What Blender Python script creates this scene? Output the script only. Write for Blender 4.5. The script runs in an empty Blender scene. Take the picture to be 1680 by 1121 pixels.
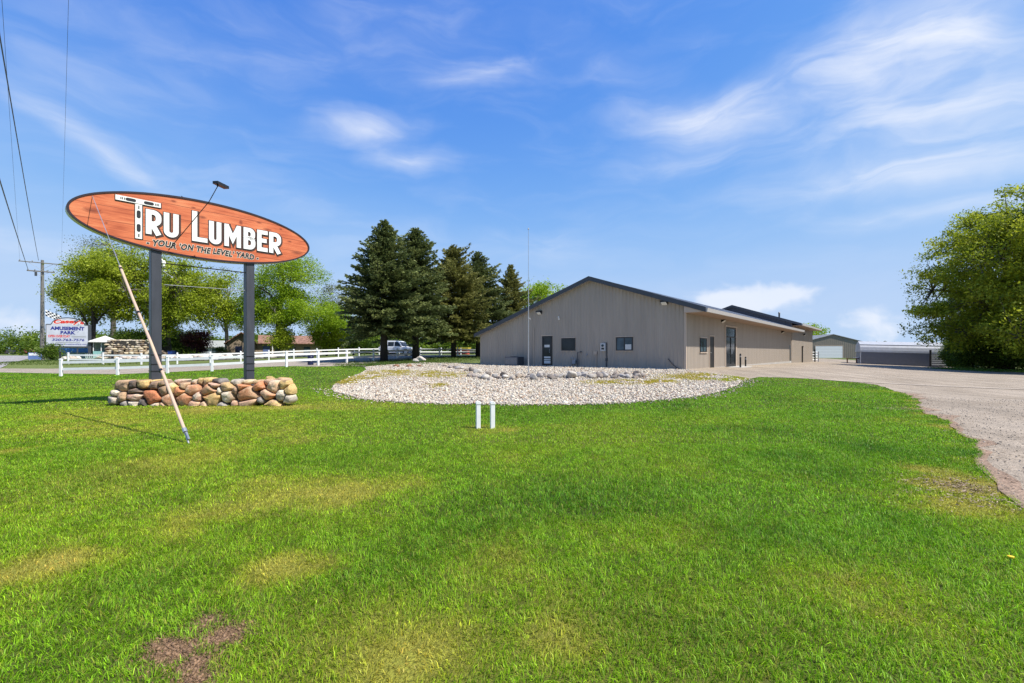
import bpy, bmesh, math, random
import numpy as np
from mathutils import Vector, Matrix
random.seed(7)
SC = bpy.context.scene
COL = SC.collection
F, CX, HY, EYE = 760.0, 840.0, 578.0, 1.5     # calibration of the photograph (1680 px wide): focal length in px, principal column, horizon row, eye height

# ------------------------------------------------------------------ helpers
def tag(o, label=None, cat=None, group=None, kind=None):
    if label: o['label'] = label
    if cat: o['category'] = cat
    if group: o['group'] = group
    if kind: o['kind'] = kind
    return o

def empty(name, loc, rz=0.0, label=None, cat=None, group=None):
    o = bpy.data.objects.new(name, None); COL.objects.link(o)
    o.location = loc; o.rotation_euler = (0, 0, rz)
    o.empty_display_size = 0.2
    return tag(o, label, cat, group)

def copy_tree(o, parent=None):
    c = o.copy(); COL.objects.link(c); c.parent = parent
    for ch in list(o.children): copy_tree(ch, c)
    return c

def link_mesh(name, me, mat=None, parent=None):
    o = bpy.data.objects.new(name, me); COL.objects.link(o)
    if mat and not me.materials: me.materials.append(mat)
    if parent: o.parent = parent
    return o

def np_mesh(name, V, faces, mat=None, parent=None, col=None, smooth=False):
    """V (n,3); faces: list of (m,k) int arrays; col (n,3) point colours"""
    me = bpy.data.meshes.new(name)
    V = np.ascontiguousarray(V, np.float32)
    me.vertices.add(len(V)); me.vertices.foreach_set('co', V.ravel())
    loops = np.concatenate([f.ravel() for f in faces]).astype(np.int32)
    tot = np.concatenate([np.full(len(f), f.shape[1], np.int32) for f in faces])
    start = np.concatenate([[0], np.cumsum(tot)[:-1]]).astype(np.int32)
    me.loops.add(len(loops)); me.loops.foreach_set('vertex_index', loops)
    me.polygons.add(len(tot)); me.polygons.foreach_set('loop_start', start); me.polygons.foreach_set('loop_total', tot)
    if smooth: me.polygons.foreach_set('use_smooth', np.ones(len(tot), bool))
    if col is not None:
        at = me.attributes.new('col', 'FLOAT_COLOR', 'POINT')
        c4 = np.ones((len(V), 4), np.float32); c4[:, :3] = col
        at.data.foreach_set('color', c4.ravel())
    me.update(calc_edges=True); me.validate()
    return link_mesh(name, me, mat, parent)

class MB:
    def __init__(s): s.v = []; s.f = []
    def add(s, vs, fs):
        n = len(s.v); s.v += [tuple(v) for v in vs]; s.f += [tuple(i + n for i in f) for f in fs]; return s
    def box(s, c, d, rz=0.0, m=None):
        hx, hy, hz = d[0]/2, d[1]/2, d[2]/2
        P = [Vector((x*hx, y*hy, z*hz)) for z in (-1, 1) for y in (-1, 1) for x in (-1, 1)]
        R = m if m is not None else Matrix.Rotation(rz, 3, 'Z')
        P = [R @ p + Vector(c) for p in P]
        return s.add(P, [(0,2,3,1),(4,5,7,6),(0,1,5,4),(2,6,7,3),(0,4,6,2),(1,3,7,5)])
    def b(s, x0, x1, y0, y1, z0, z1):
        return s.box(((x0+x1)/2, (y0+y1)/2, (z0+z1)/2), (x1-x0, y1-y0, z1-z0))
    def tube(s, pts, rad, n=8, cap=True):
        pts = [Vector(p) for p in pts]
        if not hasattr(rad, '__len__'): rad = [rad]*len(pts)
        base = len(s.v); up = None
        for i, p in enumerate(pts):
            t = (pts[min(i+1, len(pts)-1)] - pts[max(i-1, 0)]).normalized()
            if up is None: up = t.orthogonal().normalized()
            a = (up - t*up.dot(t))
            a = a.normalized() if a.length > 1e-6 else t.orthogonal().normalized()
            up = a; b = t.cross(a)
            for k in range(n):
                q = 2*math.pi*k/n
                s.v.append(tuple(p + (a*math.cos(q) + b*math.sin(q))*rad[i]))
        for i in range(len(pts)-1):
            for k in range(n):
                k2 = (k+1) % n
                s.f.append((base+i*n+k, base+i*n+k2, base+(i+1)*n+k2, base+(i+1)*n+k))
        if cap:
            s.f.append(tuple(base+k for k in reversed(range(n))))
            s.f.append(tuple(base+(len(pts)-1)*n+k for k in range(n)))
        return s
    def prism(s, poly, y0, y1, ax='y'):
        """poly: list of (a,b); extruded along an axis: 'y' -> (a,y,b); 'x' -> (x,a,b); 'z' -> (a,b,z)"""
        g = {'y': lambda p, q: (p[0], q, p[1]), 'x': lambda p, q: (q, p[0], p[1]), 'z': lambda p, q: (p[0], p[1], q)}[ax]
        n = len(poly); V = [g(p, y0) for p in poly] + [g(p, y1) for p in poly]
        return s.add(V, [tuple(range(n)), tuple(reversed(range(n, 2*n)))] + [(i, n+i, n+(i+1) % n, (i+1) % n) for i in range(n)])
    def build(s, name, mat, parent=None, bevel=0.0, smooth=False, seg=1):
        me = bpy.data.meshes.new(name); me.from_pydata(s.v, [], s.f); me.update()
        bm = bmesh.new(); bm.from_mesh(me)
        bmesh.ops.recalc_face_normals(bm, faces=bm.faces)
        if bevel > 0:
            ed = [e for e in bm.edges if len(e.link_faces) == 2 and e.calc_face_angle(0) > 0.5]
            bmesh.ops.bevel(bm, geom=ed, offset=bevel, segments=seg, affect='EDGES', clamp_overlap=True, profile=0.5)
        bm.to_mesh(me); bm.free()
        if smooth:
            for p in me.polygons: p.use_smooth = True
        return link_mesh(name, me, mat, parent)

# value noise
def _hash(ix, iy, seed):
    h = (ix.astype(np.int64)*374761393 + iy.astype(np.int64)*668265263 + seed*982451653) & 0xffffffff
    h = ((h ^ (h >> 13))*1274126177) & 0xffffffff
    return ((h ^ (h >> 16)) & 0xffff)/65535.0
def vnoise(x, y, seed=0):
    ix, iy = np.floor(x), np.floor(y); fx, fy = x-ix, y-iy
    fx, fy = fx*fx*(3-2*fx), fy*fy*(3-2*fy)
    a = _hash(ix, iy, seed); b = _hash(ix+1, iy, seed); c = _hash(ix, iy+1, seed); d = _hash(ix+1, iy+1, seed)
    return (a*(1-fx)+b*fx)*(1-fy) + (c*(1-fx)+d*fx)*fy
def fbm(x, y, seed=0, o=4):
    r = 0; a = 0.5; t = 0
    for i in range(o):
        r = r + a*vnoise(x*2**i, y*2**i, seed+i*17); t += a; a *= 0.5
    return r/t

# ------------------------------------------------------------------ terrain
_cp = []
for x in range(-16, 17, 4):
    for y in (-6, -2, 2, 6, 10, 14): _cp.append((x, y, 0))
_cp += [(-12,18,0),(-8,19,0),(-4,17,.02),(0,15,.02),(4,15,.02),(8,17,.05),(10,20,.16),(12,22.5,.22),(-18,20,0),(-24,20,0),(-40,18,-.05),(-40,0,0),(-40,-20,0),
 (0,-20,0),(40,-20,0),(40,0,-.1),(-28.2,29,.05),(-23.4,27.5,.1),(-21.5,29,.2),(-18.5,28.5,.3),(-15,31,.52),(-13.4,34,.58),(-12.5,37,.62),
 (-11.5,41,.68),(-9.3,44,.8),(-6.6,52,.95),(-4.5,56,1.0),(0,60,1.0),(-31.7,44,.38),(-27,49,.6),(-20.6,55,.96),(-12,62,1.1),(-14.3,58,1.1),
 (-54.8,54,.37),(-40,34,.05),(-60,40,.1),(-46,50,.75),(-47,60,.85),(-31,65,1.0),(-40,56,.8),(-100,80,.7),(-140,120,.6),(-80,30,.1),
 (10.1,26.9,.47),(6,29.5,.49),(4,31.5,.5),(-2.6,37.5,.5),(-4,30,.42),(-2,27,.4),(2,25,.4),(6,24,.4),(-6,26,.33),(-9,24,.2),(2,21.6,.22),(-4,23.5,.25),(6,21.5,.22),
 (13,26,.42),(16,34,.42),(21,40,.38),(32,53,.28),(43,65.7,.12),(20,30,.25),(17,19.6,-.1),(16.6,15,-.1),(10,10,-.02),(10,4,0),(24,22,-.2),(36,26,-.35),
 (46.7,62,-.05),(55.8,60,-.4),(50,50,-.34),(50,45,-.4),(45,40,-.45),(60,40,-.5),(56,88,.45),(66,88,.45),(48,75,.25),(100,50,-.5),(100,100,.2),
 (150,150,.3),(0,150,1.0),(-60,150,.7),(0,100,1.1),(-60,90,.9),(20,90,.8),(-120,160,.6),(140,0,-.3),(-140,0,.2),(0,-140,0),(-140,-140,0),(140,-140,0)]
_cp = np.array(_cp, float)
_C = 2.5
def _phi(dx, dy): return np.sqrt(dx*dx+dy*dy+_C*_C)
_n = len(_cp)
_A = np.zeros((_n+1, _n+1)); _A[:_n, :_n] = _phi(_cp[:, None, 0]-_cp[None, :, 0], _cp[:, None, 1]-_cp[None, :, 1])
_A[:_n, :_n] -= np.eye(_n)*0.15
_A[:_n, _n] = 1; _A[_n, :_n] = 1
_w = np.linalg.solve(_A, np.append(_cp[:, 2], 0))
def H(x, y):
    x = np.asarray(x, float); y = np.asarray(y, float); sh = x.shape
    xf, yf = x.ravel(), y.ravel(); out = np.empty(len(xf))
    for i in range(0, len(xf), 20000):
        a, b = xf[i:i+20000], yf[i:i+20000]
        out[i:i+20000] = _phi(a[:, None]-_cp[None, :, 0], b[:, None]-_cp[None, :, 1]) @ _w[:_n] + _w[_n]
    r = np.hypot(xf, yf); k = np.clip((r-130)/80, 0, 1); k = k*k*(3-2*k)
    out = out*(1-k) + 0.6*k
    return out.reshape(sh)
def h1(x, y): return float(H(np.array([x]), np.array([y]))[0])
def G(px, py):
    """where the ray through a pixel of the photograph meets the terrain"""
    rx, rz = (px-CX)/F, (HY-py)/F
    ys = np.concatenate([np.arange(1.5, 60, .05), np.arange(60, 260, .5)])
    d = EYE + rz*ys - H(rx*ys, ys)
    k = np.argmax(d < 0) if (d < 0).any() else len(ys)-1
    if k > 0 and d[k] < 0:
        t = d[k-1]/(d[k-1]-d[k]); y = ys[k-1] + t*(ys[k]-ys[k-1])
    else: y = ys[k]
    return (rx*y, y)
def W(px, py, Y): return ((px-CX)/F*Y, Y, EYE+(HY-py)/F*Y)
def gp(px, Y): x = (px-CX)/F*Y; return (x, Y, h1(x, Y))      # a point on the ground in a column, at a given depth
def zt(py, Y): return EYE+(HY-py)/F*Y
def inpoly(x, y, poly):
    r = np.zeros(len(x), bool); n = len(poly)
    for i in range(n):
        x0, y0 = poly[i]; x1, y1 = poly[(i+1) % n]
        if y0 == y1: continue
        c = ((y0 > y) != (y1 > y)) & (x < (x1-x0)*(y-y0)/(y1-y0)+x0)
        r ^= c
    return r
def drape(name, poly, off, cell, mat, colf=None, wob=0.0, fine=None):
    """a sheet over the terrain, cut to an outline"""
    bm = bmesh.new()
    P = []
    for i in range(len(poly)):
        a, b = Vector(poly[i]), Vector(poly[(i+1) % len(poly)])
        n = max(1, int((b-a).length/max(cell, .25)))
        P += [a.lerp(b, k/n) for k in range(n)]
    if wob:
        P = [Vector((p.x+(random.random()-.5)*wob, p.y+(random.random()-.5)*wob)) for p in P]
    vs = [bm.verts.new((p.x, p.y, 0)) for p in P]
    bm.faces.new(vs)
    xs = [p.x for p in P]; ys = [p.y for p in P]
    for ax, lo, hi in ((0, min(xs), max(xs)), (1, min(ys), max(ys))):
        c = lo + cell*0.613
        while c < hi:
            st = cell
            no = (1, 0, 0) if ax == 0 else (0, 1, 0); co = (c, 0, 0) if ax == 0 else (0, c, 0)
            bmesh.ops.bisect_plane(bm, geom=bm.verts[:]+bm.edges[:]+bm.faces[:], plane_co=co, plane_no=no, dist=1e-5)
            c += st
    if fine:
        ed = [e for e in bm.edges if all(fine(v.co) for v in e.verts)]
        bmesh.ops.subdivide_edges(bm, edges=ed, cuts=4, use_grid_fill=True)
    bmesh.ops.triangulate(bm, faces=[f for f in bm.faces if len(f.verts) > 4])
    me = bpy.data.meshes.new(name); bm.to_mesh(me); bm.free()
    n = len(me.vertices); co = np.empty(n*3, np.float32); me.vertices.foreach_get('co', co); co = co.reshape(-1, 3)
    co[:, 2] = H(co[:, 0], co[:, 1]) + off
    me.vertices.foreach_set('co', co.ravel())
    if colf:
        at = me.attributes.new('col', 'FLOAT_COLOR', 'POINT'); c4 = np.ones((n, 4), np.float32); c4[:, :3] = colf(co[:, 0], co[:, 1])
        at.data.foreach_set('color', c4.ravel())
    for p in me.polygons:
        p.use_smooth = True
    me.update()
    bm = bmesh.new(); bm.from_mesh(me)
    for f in bm.faces:
        if f.normal.z < 0: f.normal_flip()
    bm.to_mesh(me); bm.free()
    return link_mesh(name, me, mat)

# ------------------------------------------------------------------ materials
def nt(m): return m.node_tree.nodes, m.node_tree.links
def mat(name, col, rough=0.7, metal=0.0, var=0.12, scale=3.0, bump=0.0, bscale=60.0, col2=None, spec=0.4, coord='Object', stretch=None, detail=4):
    m = bpy.data.materials.new(name); m.use_nodes = True; N, L = nt(m); N.clear()
    out = N.new('ShaderNodeOutputMaterial'); p = N.new('ShaderNodeBsdfPrincipled'); L.new(p.outputs[0], out.inputs[0])
    p.inputs['Roughness'].default_value = rough; p.inputs['Metallic'].default_value = metal
    p.inputs['Specular IOR Level'].default_value = spec
    tc = N.new('ShaderNodeTexCoord'); src = tc.outputs[coord]
    if stretch:
        mp = N.new('ShaderNodeMapping'); mp.inputs['Scale'].default_value = stretch; L.new(src, mp.inputs[0]); src = mp.outputs[0]
    nz = N.new('ShaderNodeTexNoise'); nz.inputs['Scale'].default_value = scale; nz.inputs['Detail'].default_value = detail; L.new(src, nz.inputs['Vector'])
    cr = N.new('ShaderNodeValToRGB'); c = col; d = col2 or tuple(min(1, x*(1+var)) for x in c); e = c if col2 else tuple(x*(1-var) for x in c)
    cr.color_ramp.elements[0].position = .3; cr.color_ramp.elements[1].position = .7
    cr.color_ramp.elements[0].color = (*e, 1); cr.color_ramp.elements[1].color = (*d, 1)
    L.new(nz.outputs[0], cr.inputs[0]); L.new(cr.outputs[0], p.inputs['Base Color'])
    if bump:
        n2 = N.new('ShaderNodeTexNoise'); n2.inputs['Scale'].default_value = bscale; n2.inputs['Detail'].default_value = 5; L.new(src, n2.inputs['Vector'])
        b = N.new('ShaderNodeBump'); b.inputs['Strength'].default_value = bump; b.inputs['Distance'].default_value = .02
        L.new(n2.outputs[0], b.inputs['Height']); L.new(b.outputs[0], p.inputs['Normal'])
    return m
def mat_attr(name, rough=0.8, trans=0.0, spec=0.2, gain=1.0, nscale=0, namp=0.25, bump=0.0, bscale=40):
    """colour from the mesh's own point colours; optional leaf translucency"""
    m = bpy.data.materials.new(name); m.use_nodes = True; N, L = nt(m); N.clear()
    out = N.new('ShaderNodeOutputMaterial'); p = N.new('ShaderNodeBsdfPrincipled')
    p.inputs['Roughness'].default_value = rough; p.inputs['Specular IOR Level'].default_value = spec
    at = N.new('ShaderNodeAttribute'); at.attribute_name = 'col'; src = at.outputs['Color']
    if nscale:
        g = N.new('ShaderNodeNewGeometry'); nz = N.new('ShaderNodeTexNoise'); nz.inputs['Scale'].default_value = nscale; nz.inputs['Detail'].default_value = 6; nz.inputs['Roughness'].default_value = .7
        L.new(g.outputs['Position'], nz.inputs['Vector'])
        mr = N.new('ShaderNodeMapRange'); mr.inputs[1].default_value = .25; mr.inputs[2].default_value = .75; mr.inputs[3].default_value = 1-namp; mr.inputs[4].default_value = 1+namp
        L.new(nz.outputs[0], mr.inputs[0])
        vm = N.new('ShaderNodeVectorMath'); vm.operation = 'SCALE'; L.new(src, vm.inputs[0]); L.new(mr.outputs[0], vm.inputs['Scale']); src = vm.outputs[0]
        if bump:
            b = N.new('ShaderNodeBump'); b.inputs['Strength'].default_value = bump; b.inputs['Distance'].default_value = .02
            n2 = N.new('ShaderNodeTexNoise'); n2.inputs['Scale'].default_value = bscale; n2.inputs['Detail'].default_value = 6
            L.new(g.outputs['Position'], n2.inputs['Vector']); L.new(n2.outputs[0], b.inputs['Height']); L.new(b.outputs[0], p.inputs['Normal'])
    L.new(src, p.inputs['Base Color'])
    if trans:
        t = N.new('ShaderNodeBsdfTranslucent'); L.new(src, t.inputs[0]); mx = N.new('ShaderNodeMixShader'); mx.inputs[0].default_value = trans
        L.new(p.outputs[0], mx.inputs[1]); L.new(t.outputs[0], mx.inputs[2]); L.new(mx.outputs[0], out.inputs[0])
    else: L.new(p.outputs[0], out.inputs[0])
    return m
def glass_mat(name, col=(.02, .024, .026)):
    m = mat(name, col, rough=.1, spec=.28, var=.5, scale=1.3)
    return m

M = {}
M['white'] = mat('white_vinyl', (.78, .78, .76), .45, var=.05, scale=6)
M['siding'] = mat('tan_siding', (.342, .289, .234), .5, var=.075, scale=1.1, spec=.35, stretch=(1.6, 1.6, .22), detail=6)
M['trim'] = mat('tan_trim', (.45, .36, .28), .5, var=.03)
M['soffit'] = mat('brown_soffit', (.30, .21, .15), .7, var=.08)
M['slate'] = mat('slate_metal', (.045, .05, .06), .45, var=.1, spec=.5)
M['slate_wall'] = mat('slate_siding', (.07, .075, .095), .5, var=.06)
M['roof'] = mat('grey_metal_roof', (.30, .31, .33), .35, var=.08, scale=.8, spec=.6)
M['fascia'] = mat('pale_fascia', (.38, .36, .34), .5, var=.04)
M['black'] = mat('black_metal', (.015, .015, .016), .4, var=.2)
M['dark'] = mat('dark_frame', (.02, .02, .022), .45, var=.2)
M['galv'] = mat('galvanised_metal', (.42, .43, .44), .4, metal=.6, var=.1, scale=8)
M['grey'] = mat('grey_metal', (.28, .29, .30), .5, var=.1)
M['glass'] = glass_mat('dark_glass')
M['glassb'] = glass_mat('bluish_glass', (.05, .075, .09))
M['lamp_lens'] = mat('lamp_lens', (.75, .74, .68), .25, var=.05)
M['concrete'] = mat('concrete', (.42, .40, .37), .85, var=.1, scale=5, bump=.2)
M['wood_pole'] = mat('weathered_wood', (.16, .15, .135), .85, var=.25, scale=6, stretch=(6, 6, .6), bump=.3)
M['post_blue'] = mat('blue_grey_steel', (.042, .045, .056), .45, var=.18, scale=3, stretch=(2, 2, .5), spec=.5)
M['bark'] = mat('grey_bark', (.10, .085, .07), .9, var=.35, scale=5, stretch=(5, 5, .8), bump=.6, bscale=20)
M['bark_dark'] = mat('dark_bark', (.035, .03, .026), .9, var=.35, scale=5, stretch=(5, 5, .8), bump=.6, bscale=20)
M['leaf'] = mat_attr('leaves', .55, trans=.5, spec=.25)
M['needle'] = mat_attr('needles', .6, trans=.28, spec=.25)
M['grass'] = mat_attr('grass_blades', .5, trans=.4, spec=.25)
M['lawn'] = mat_attr('lawn_soil', .9, nscale=28, namp=.6, bump=1.0, bscale=70)
M['pebble'] = mat_attr('pebbles', .75, spec=.3, nscale=14, namp=.12)
M['stone'] = mat_attr('field_stone', .85, spec=.25, nscale=26, namp=.45, bump=.9, bscale=45)
M['blue'] = mat('blue_plastic', (.02, .06, .25), .4, var=.15)
M['navy'] = mat('navy_plastic', (.012, .018, .06), .4, var=.15)
M['rubber'] = mat('tyre_rubber', (.02, .02, .02), .8)
M['paintw'] = mat('white_car_paint', (.78, .79, .80), .25, var=.02, spec=.6)
# ------------------------------------------------------------------ world, sun, camera
AZ_SUN, EL_SUN = math.radians(113), math.radians(55.5)       # the sun stands to the right of the view, high
def build_world():
    w = bpy.data.worlds.new('World'); SC.world = w; w.use_nodes = True
    N, L = w.node_tree.nodes, w.node_tree.links; N.clear()
    out = N.new('ShaderNodeOutputWorld'); bg = N.new('ShaderNodeBackground'); bg.inputs[1].default_value = SKY_STR
    L.new(bg.outputs[0], out.inputs[0]); w.cycles.sampling_method = 'MANUAL'; w.cycles.sample_map_resolution = 2048
    sky = N.new('ShaderNodeTexSky'); sky.sky_type = 'NISHITA'; sky.sun_disc = False
    sky.sun_elevation = EL_SUN; sky.sun_rotation = AZ_SUN; sky.air_density = 1.0; sky.dust_density = .25; sky.ozone_density = 3.0; sky.altitude = 400
    tc = N.new('ShaderNodeTexCoord'); sp = N.new('ShaderNodeSeparateXYZ'); L.new(tc.outputs['Generated'], sp.inputs[0])
    def mt(op, a, b=None, c=None):
        n = N.new('ShaderNodeMath'); n.operation = op
        for i, x in enumerate((a, b, c)):
            if x is None: continue
            if isinstance(x, (int, float)): n.inputs[i].default_value = x
            else: L.new(x, n.inputs[i])
        return n.outputs[0]
    # the camera's tone curve for the clear sky, one shoulder per channel
    ss = N.new('ShaderNodeSeparateColor'); L.new(sky.outputs[0], ss.inputs[0]); sc_ = N.new('ShaderNodeCombineColor')
    for i, (top, kn, pw) in enumerate(((2.5, 2.05, 2.0), (3.4, 2.45, 1.5), (4.7, 1.7, 1.2))):
        e_ = mt('EXPONENT', mt('MULTIPLY', mt('POWER', mt('DIVIDE', ss.outputs[i], kn), pw), -1.0))
        L.new(mt('MULTIPLY', mt('SUBTRACT', 1.0, e_), top), sc_.inputs[i])
    az = mt('ARCTAN2', sp.outputs[0], sp.outputs[1]); el = mt('ARCSINE', sp.outputs[2])
    cb = N.new('ShaderNodeCombineXYZ'); L.new(az, cb.inputs[0]); L.new(el, cb.inputs[1]); ae = cb.outputs[0]
    # warp a little so that no cloud keeps a clean outline
    wn = N.new('ShaderNodeTexNoise'); wn.inputs['Scale'].default_value = 5; wn.inputs['Detail'].default_value = 4; L.new(ae, wn.inputs['Vector'])
    ws = N.new('ShaderNodeVectorMath'); ws.operation = 'SUBTRACT'; L.new(wn.outputs['Color'], ws.inputs[0]); ws.inputs[1].default_value = (.5, .5, .5)
    wm = N.new('ShaderNodeVectorMath'); wm.operation = 'MULTIPLY_ADD'; L.new(ws.outputs[0], wm.inputs[0]); wm.inputs[1].default_value = (.16, .07, 0); L.new(ae, wm.inputs[2])
    aw = wm.outputs[0]
    def ang(px, py):
        u, v = (px-CX)/F, (HY-py)/F
        return math.atan(u), math.atan(v/math.hypot(1, u))
    def blob(px, py, lx, ly, rot, amp, soft=aw):
        a, e = ang(px, py); s = math.cos(a)
        mp = N.new('ShaderNodeMapping'); mp.vector_type = 'TEXTURE'
        mp.inputs['Location'].default_value = (a, e, 0); mp.inputs['Rotation'].default_value = (0, 0, math.radians(rot))
        mp.inputs['Scale'].default_value = (lx/F*s*s*1.15, ly/F*s*1.15, 1)
        L.new(soft, mp.inputs[0])
        g = N.new('ShaderNodeTexGradient'); g.gradient_type = 'SPHERICAL'; L.new(mp.outputs[0], g.inputs[0])
        q = mt('SMOOTHSTEP', 0, 1, g.outputs['Fac']) if False else mt('POWER', g.outputs['Fac'], 1.2)
        return mt('MULTIPLY', q, amp)
    def total(lst):
        t = None
        for b in lst:
            v = blob(*b); t = v if t is None else mt('ADD', t, v)
        return t
    cir = total([(1270,170,330,62,14,1.0),(1130,190,140,40,-6,.85),(1530,70,210,150,-30,.95),(1420,140,230,90,20,.7),(1580,215,380,110,12,1.05),(1480,285,330,38,-3,.85),
                 (1440,368,130,22,3,.7),(800,118,115,24,2,1.1),(600,208,115,30,4,1.1),(665,260,90,24,2,1.0),(170,245,270,26,-22,.75),(150,150,420,110,-6,.28),
                 (70,405,260,34,-3,.75),(640,60,260,70,8,.35),(330,90,300,90,-8,.2),(1000,105,140,40,-20,.35),(950,405,360,30,4,.28),(1640,330,240,30,6,.5),(480,330,320,50,-8,.2),(620,400,300,40,0,.22)])
    cum = total([(1215,490,125,40,0,1.5),(1275,476,110,24,3,1.3),(1175,496,70,22,0,1.0),(1436,522,90,38,0,1.5),(20,530,150,42,-10,1.3),(1120,545,300,30,0,.5),(1480,560,200,24,0,.5)])
    def streak(rot, sx, sy, sc, det, dist):
        mp = N.new('ShaderNodeMapping'); mp.inputs['Rotation'].default_value = (0, 0, math.radians(rot)); mp.inputs['Scale'].default_value = (sx, sy, 1)
        L.new(aw, mp.inputs[0])
        nz = N.new('ShaderNodeTexNoise'); nz.inputs['Scale'].default_value = sc; nz.inputs['Detail'].default_value = det; nz.inputs['Roughness'].default_value = .54; nz.inputs['Distortion'].default_value = dist
        L.new(mp.outputs[0], nz.inputs['Vector']); return nz.outputs[0]
    def ramp(x, a, b, c, d):
        r = N.new('ShaderNodeMapRange'); r.interpolation_type = 'SMOOTHSTEP'; r.inputs[1].default_value = a; r.inputs[2].default_value = b; r.inputs[3].default_value = c; r.inputs[4].default_value = d
        L.new(x, r.inputs[0]); return r.outputs[0]
    s1 = streak(-14, 1.2, 4.5, 4.0, 7, .6)
    s2 = streak(5, 1, 1.5, 26.0, 7, .2)
    ca = mt('MULTIPLY', cir, ramp(s1, .20, .86, .10, .72))
    veil = mt('MULTIPLY', ramp(s1, .4, .85, 0, .12), ramp(el, 0, .3, .6, 1))
    cb2 = ramp(mt('SUBTRACT', cum, mt('MULTIPLY', mt('SUBTRACT', 1.0, s2), 1.5)), -.4, .7, 0, .72)
    fac = mt('MINIMUM', mt('ADD', mt('ADD', ca, veil), cb2), .93)
    mx = N.new('ShaderNodeMix'); mx.data_type = 'RGBA'
    L.new(fac, mx.inputs['Factor']); L.new(sc_.outputs[0], mx.inputs['A']); mx.inputs['B'].default_value = (*[c*CLOUD for c in (.93, .97, 1.06)], 1)
    L.new(mx.outputs['Result'], bg.inputs[0])
SKY_STR, CLOUD = .115, 4.9
build_world()
sun = bpy.data.lights.new('sun', 'SUN'); sun.energy = 4.2; sun.angle = math.radians(.53); sun.color = (1, .955, .88)
so = bpy.data.objects.new('sun', sun); COL.objects.link(so)
_sd = Vector((math.sin(AZ_SUN)*math.cos(EL_SUN), math.cos(AZ_SUN)*math.cos(EL_SUN), math.sin(EL_SUN)))
so.rotation_euler = _sd.to_track_quat('Z', 'Y').to_euler(); so.location = _sd*80
cam = bpy.data.cameras.new('camera'); co = bpy.data.objects.new('camera', cam); COL.objects.link(co)
co.location = (0, 0, EYE); co.rotation_euler = (math.radians(90), 0, 0)
cam.sensor_width = 36; cam.lens = 36*F/1680; cam.shift_y = 17.5/1680; cam.clip_start = .05; cam.clip_end = 6000
SC.camera = co
vs = SC.view_settings; vs.view_transform = 'Standard'; vs.look = 'None'; vs.exposure = .8; vs.gamma = 1
SC.render.engine = 'CYCLES'; SC.cycles.max_bounces = 8; SC.cycles.transparent_max_bounces = 8; SC.cycles.use_denoising = True; SC.cycles.denoiser = 'OPENIMAGEDENOISE'; SC.cycles.denoising_prefilter = 'NONE'; SC.cycles.denoising_input_passes = 'RGB_ALBEDO_NORMAL'
SC.cycles.sample_clamp_indirect = 8

# ------------------------------------------------------------------ ground
PL_FRONT = [(545,637),(556,647),(585,654),(630,659),(700,662.5),(800,664.5),(880,665),(960,664),(1040,661),(1100,656),(1150,650),(1185,642),(1210,633),(1228,622.5)]   # lawn / rock bed
PL_TIP = [(598,603),(601,607),(594,612),(576,619),(560,626),(549,632)]
PL_DRIVE = [(1245,619),(1300,620.5),(1345,623),(1400,627.5),(1440,632),(1462,640),(1490,648),(1508,657),(1506,666),(1516,677),(1542,687),(1564,695),(1574,706),(1590,718),(1604,731),(1610,750),(1614,768),(1630,783),(1648,806),(1690,836)]
PL_TOP = [(-260,618),(0,611.5),(100,613.5),(190,614.5),(265,611.5),(350,607.5),(412,603.5),(460,601.5),(520,602),(570,600.5)]
Wp = lambda L_: [G(*p) for p in L_]
w_top, w_tip, w_front, w_drive = Wp(PL_TOP), Wp(PL_TIP), Wp(PL_FRONT), Wp(PL_DRIVE)
def smooth_wob(pts, amp, step, seed):
    r = random.Random(seed); out = []
    for a, b in zip(pts[:-1], pts[1:]):
        a, b = Vector(a), Vector(b); n = max(1, int((b-a).length/step))
        nrm = Vector((-(b-a).y, (b-a).x)).normalized()
        for k in range(n):
            p = a.lerp(b, k/n); out.append(tuple(p + (nrm*r.uniform(-amp, amp) if k else Vector((0, 0)))))
    return out + [pts[-1]]
w_drive = smooth_wob(w_drive, .10, .35, 3)
w_front = smooth_wob(w_front, .10, .4, 4)
lawn_poly = w_top + w_tip + w_front + w_drive + [(4.9, 3.4), (4.6, 1.5), (4.5, -4), (-36, -4), (-40, 12)]
C0 = Vector((10.09, 26.9)); DR = Vector((635, 760)).normalized(); DX = Vector((DR.y, -DR.x)); RZ = math.atan2(DX.y, DX.x)
def bl(x, y):                                                   # hall frame -> world
    p = C0 + DX*x + DR*y; return (p.x, p.y)
bed_poly = w_tip + w_front + [G(1180, 615), G(1140, 610.5), bl(-.02, -.02), bl(-16.4, -.02), G(770, 596.5), G(720, 596), G(690, 596), G(640, 599)]

DRY = [(*G(470,935), 0.28, 0.70), (*G(520,930), 0.19, 0.62), (*G(90,925), 0.26, 0.70), (*G(20,945), 0.19, 0.70), (*G(170,915), 0.20, 0.39), (*G(310,875), 0.24, 0.35), (*G(15,742), 0.31, 0.62), (*G(60,735), 0.26, 0.27),
       (*G(160,700), 1.4, .4), (*G(680,1080), .35, .6), (*G(930,1050), .25, .5), (*G(590,1020), .3, .5), (*G(800,905), .4, .4), (*G(560,800), .9, .35), (*G(120,790), .7, .35),
       (*G(1560,800), .55, .85), (*G(1600,830), .5, .8), (*G(1510,770), .35, .6), (*G(1460,690), .7, .5), (*G(1400,960), .5, .4), (*G(1100,870), .5, .3), (*G(1320,655), 1.0, .35), (*G(200,680), 1.2, .35), (*G(420,820), .9, .3), (*G(790,705), .45, .75), (*G(830,704), .4, .7), (*G(470,668), .5, .7), (*G(330,672), 1.2, .5), (*G(1130,690), 1.6, .25)]
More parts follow.
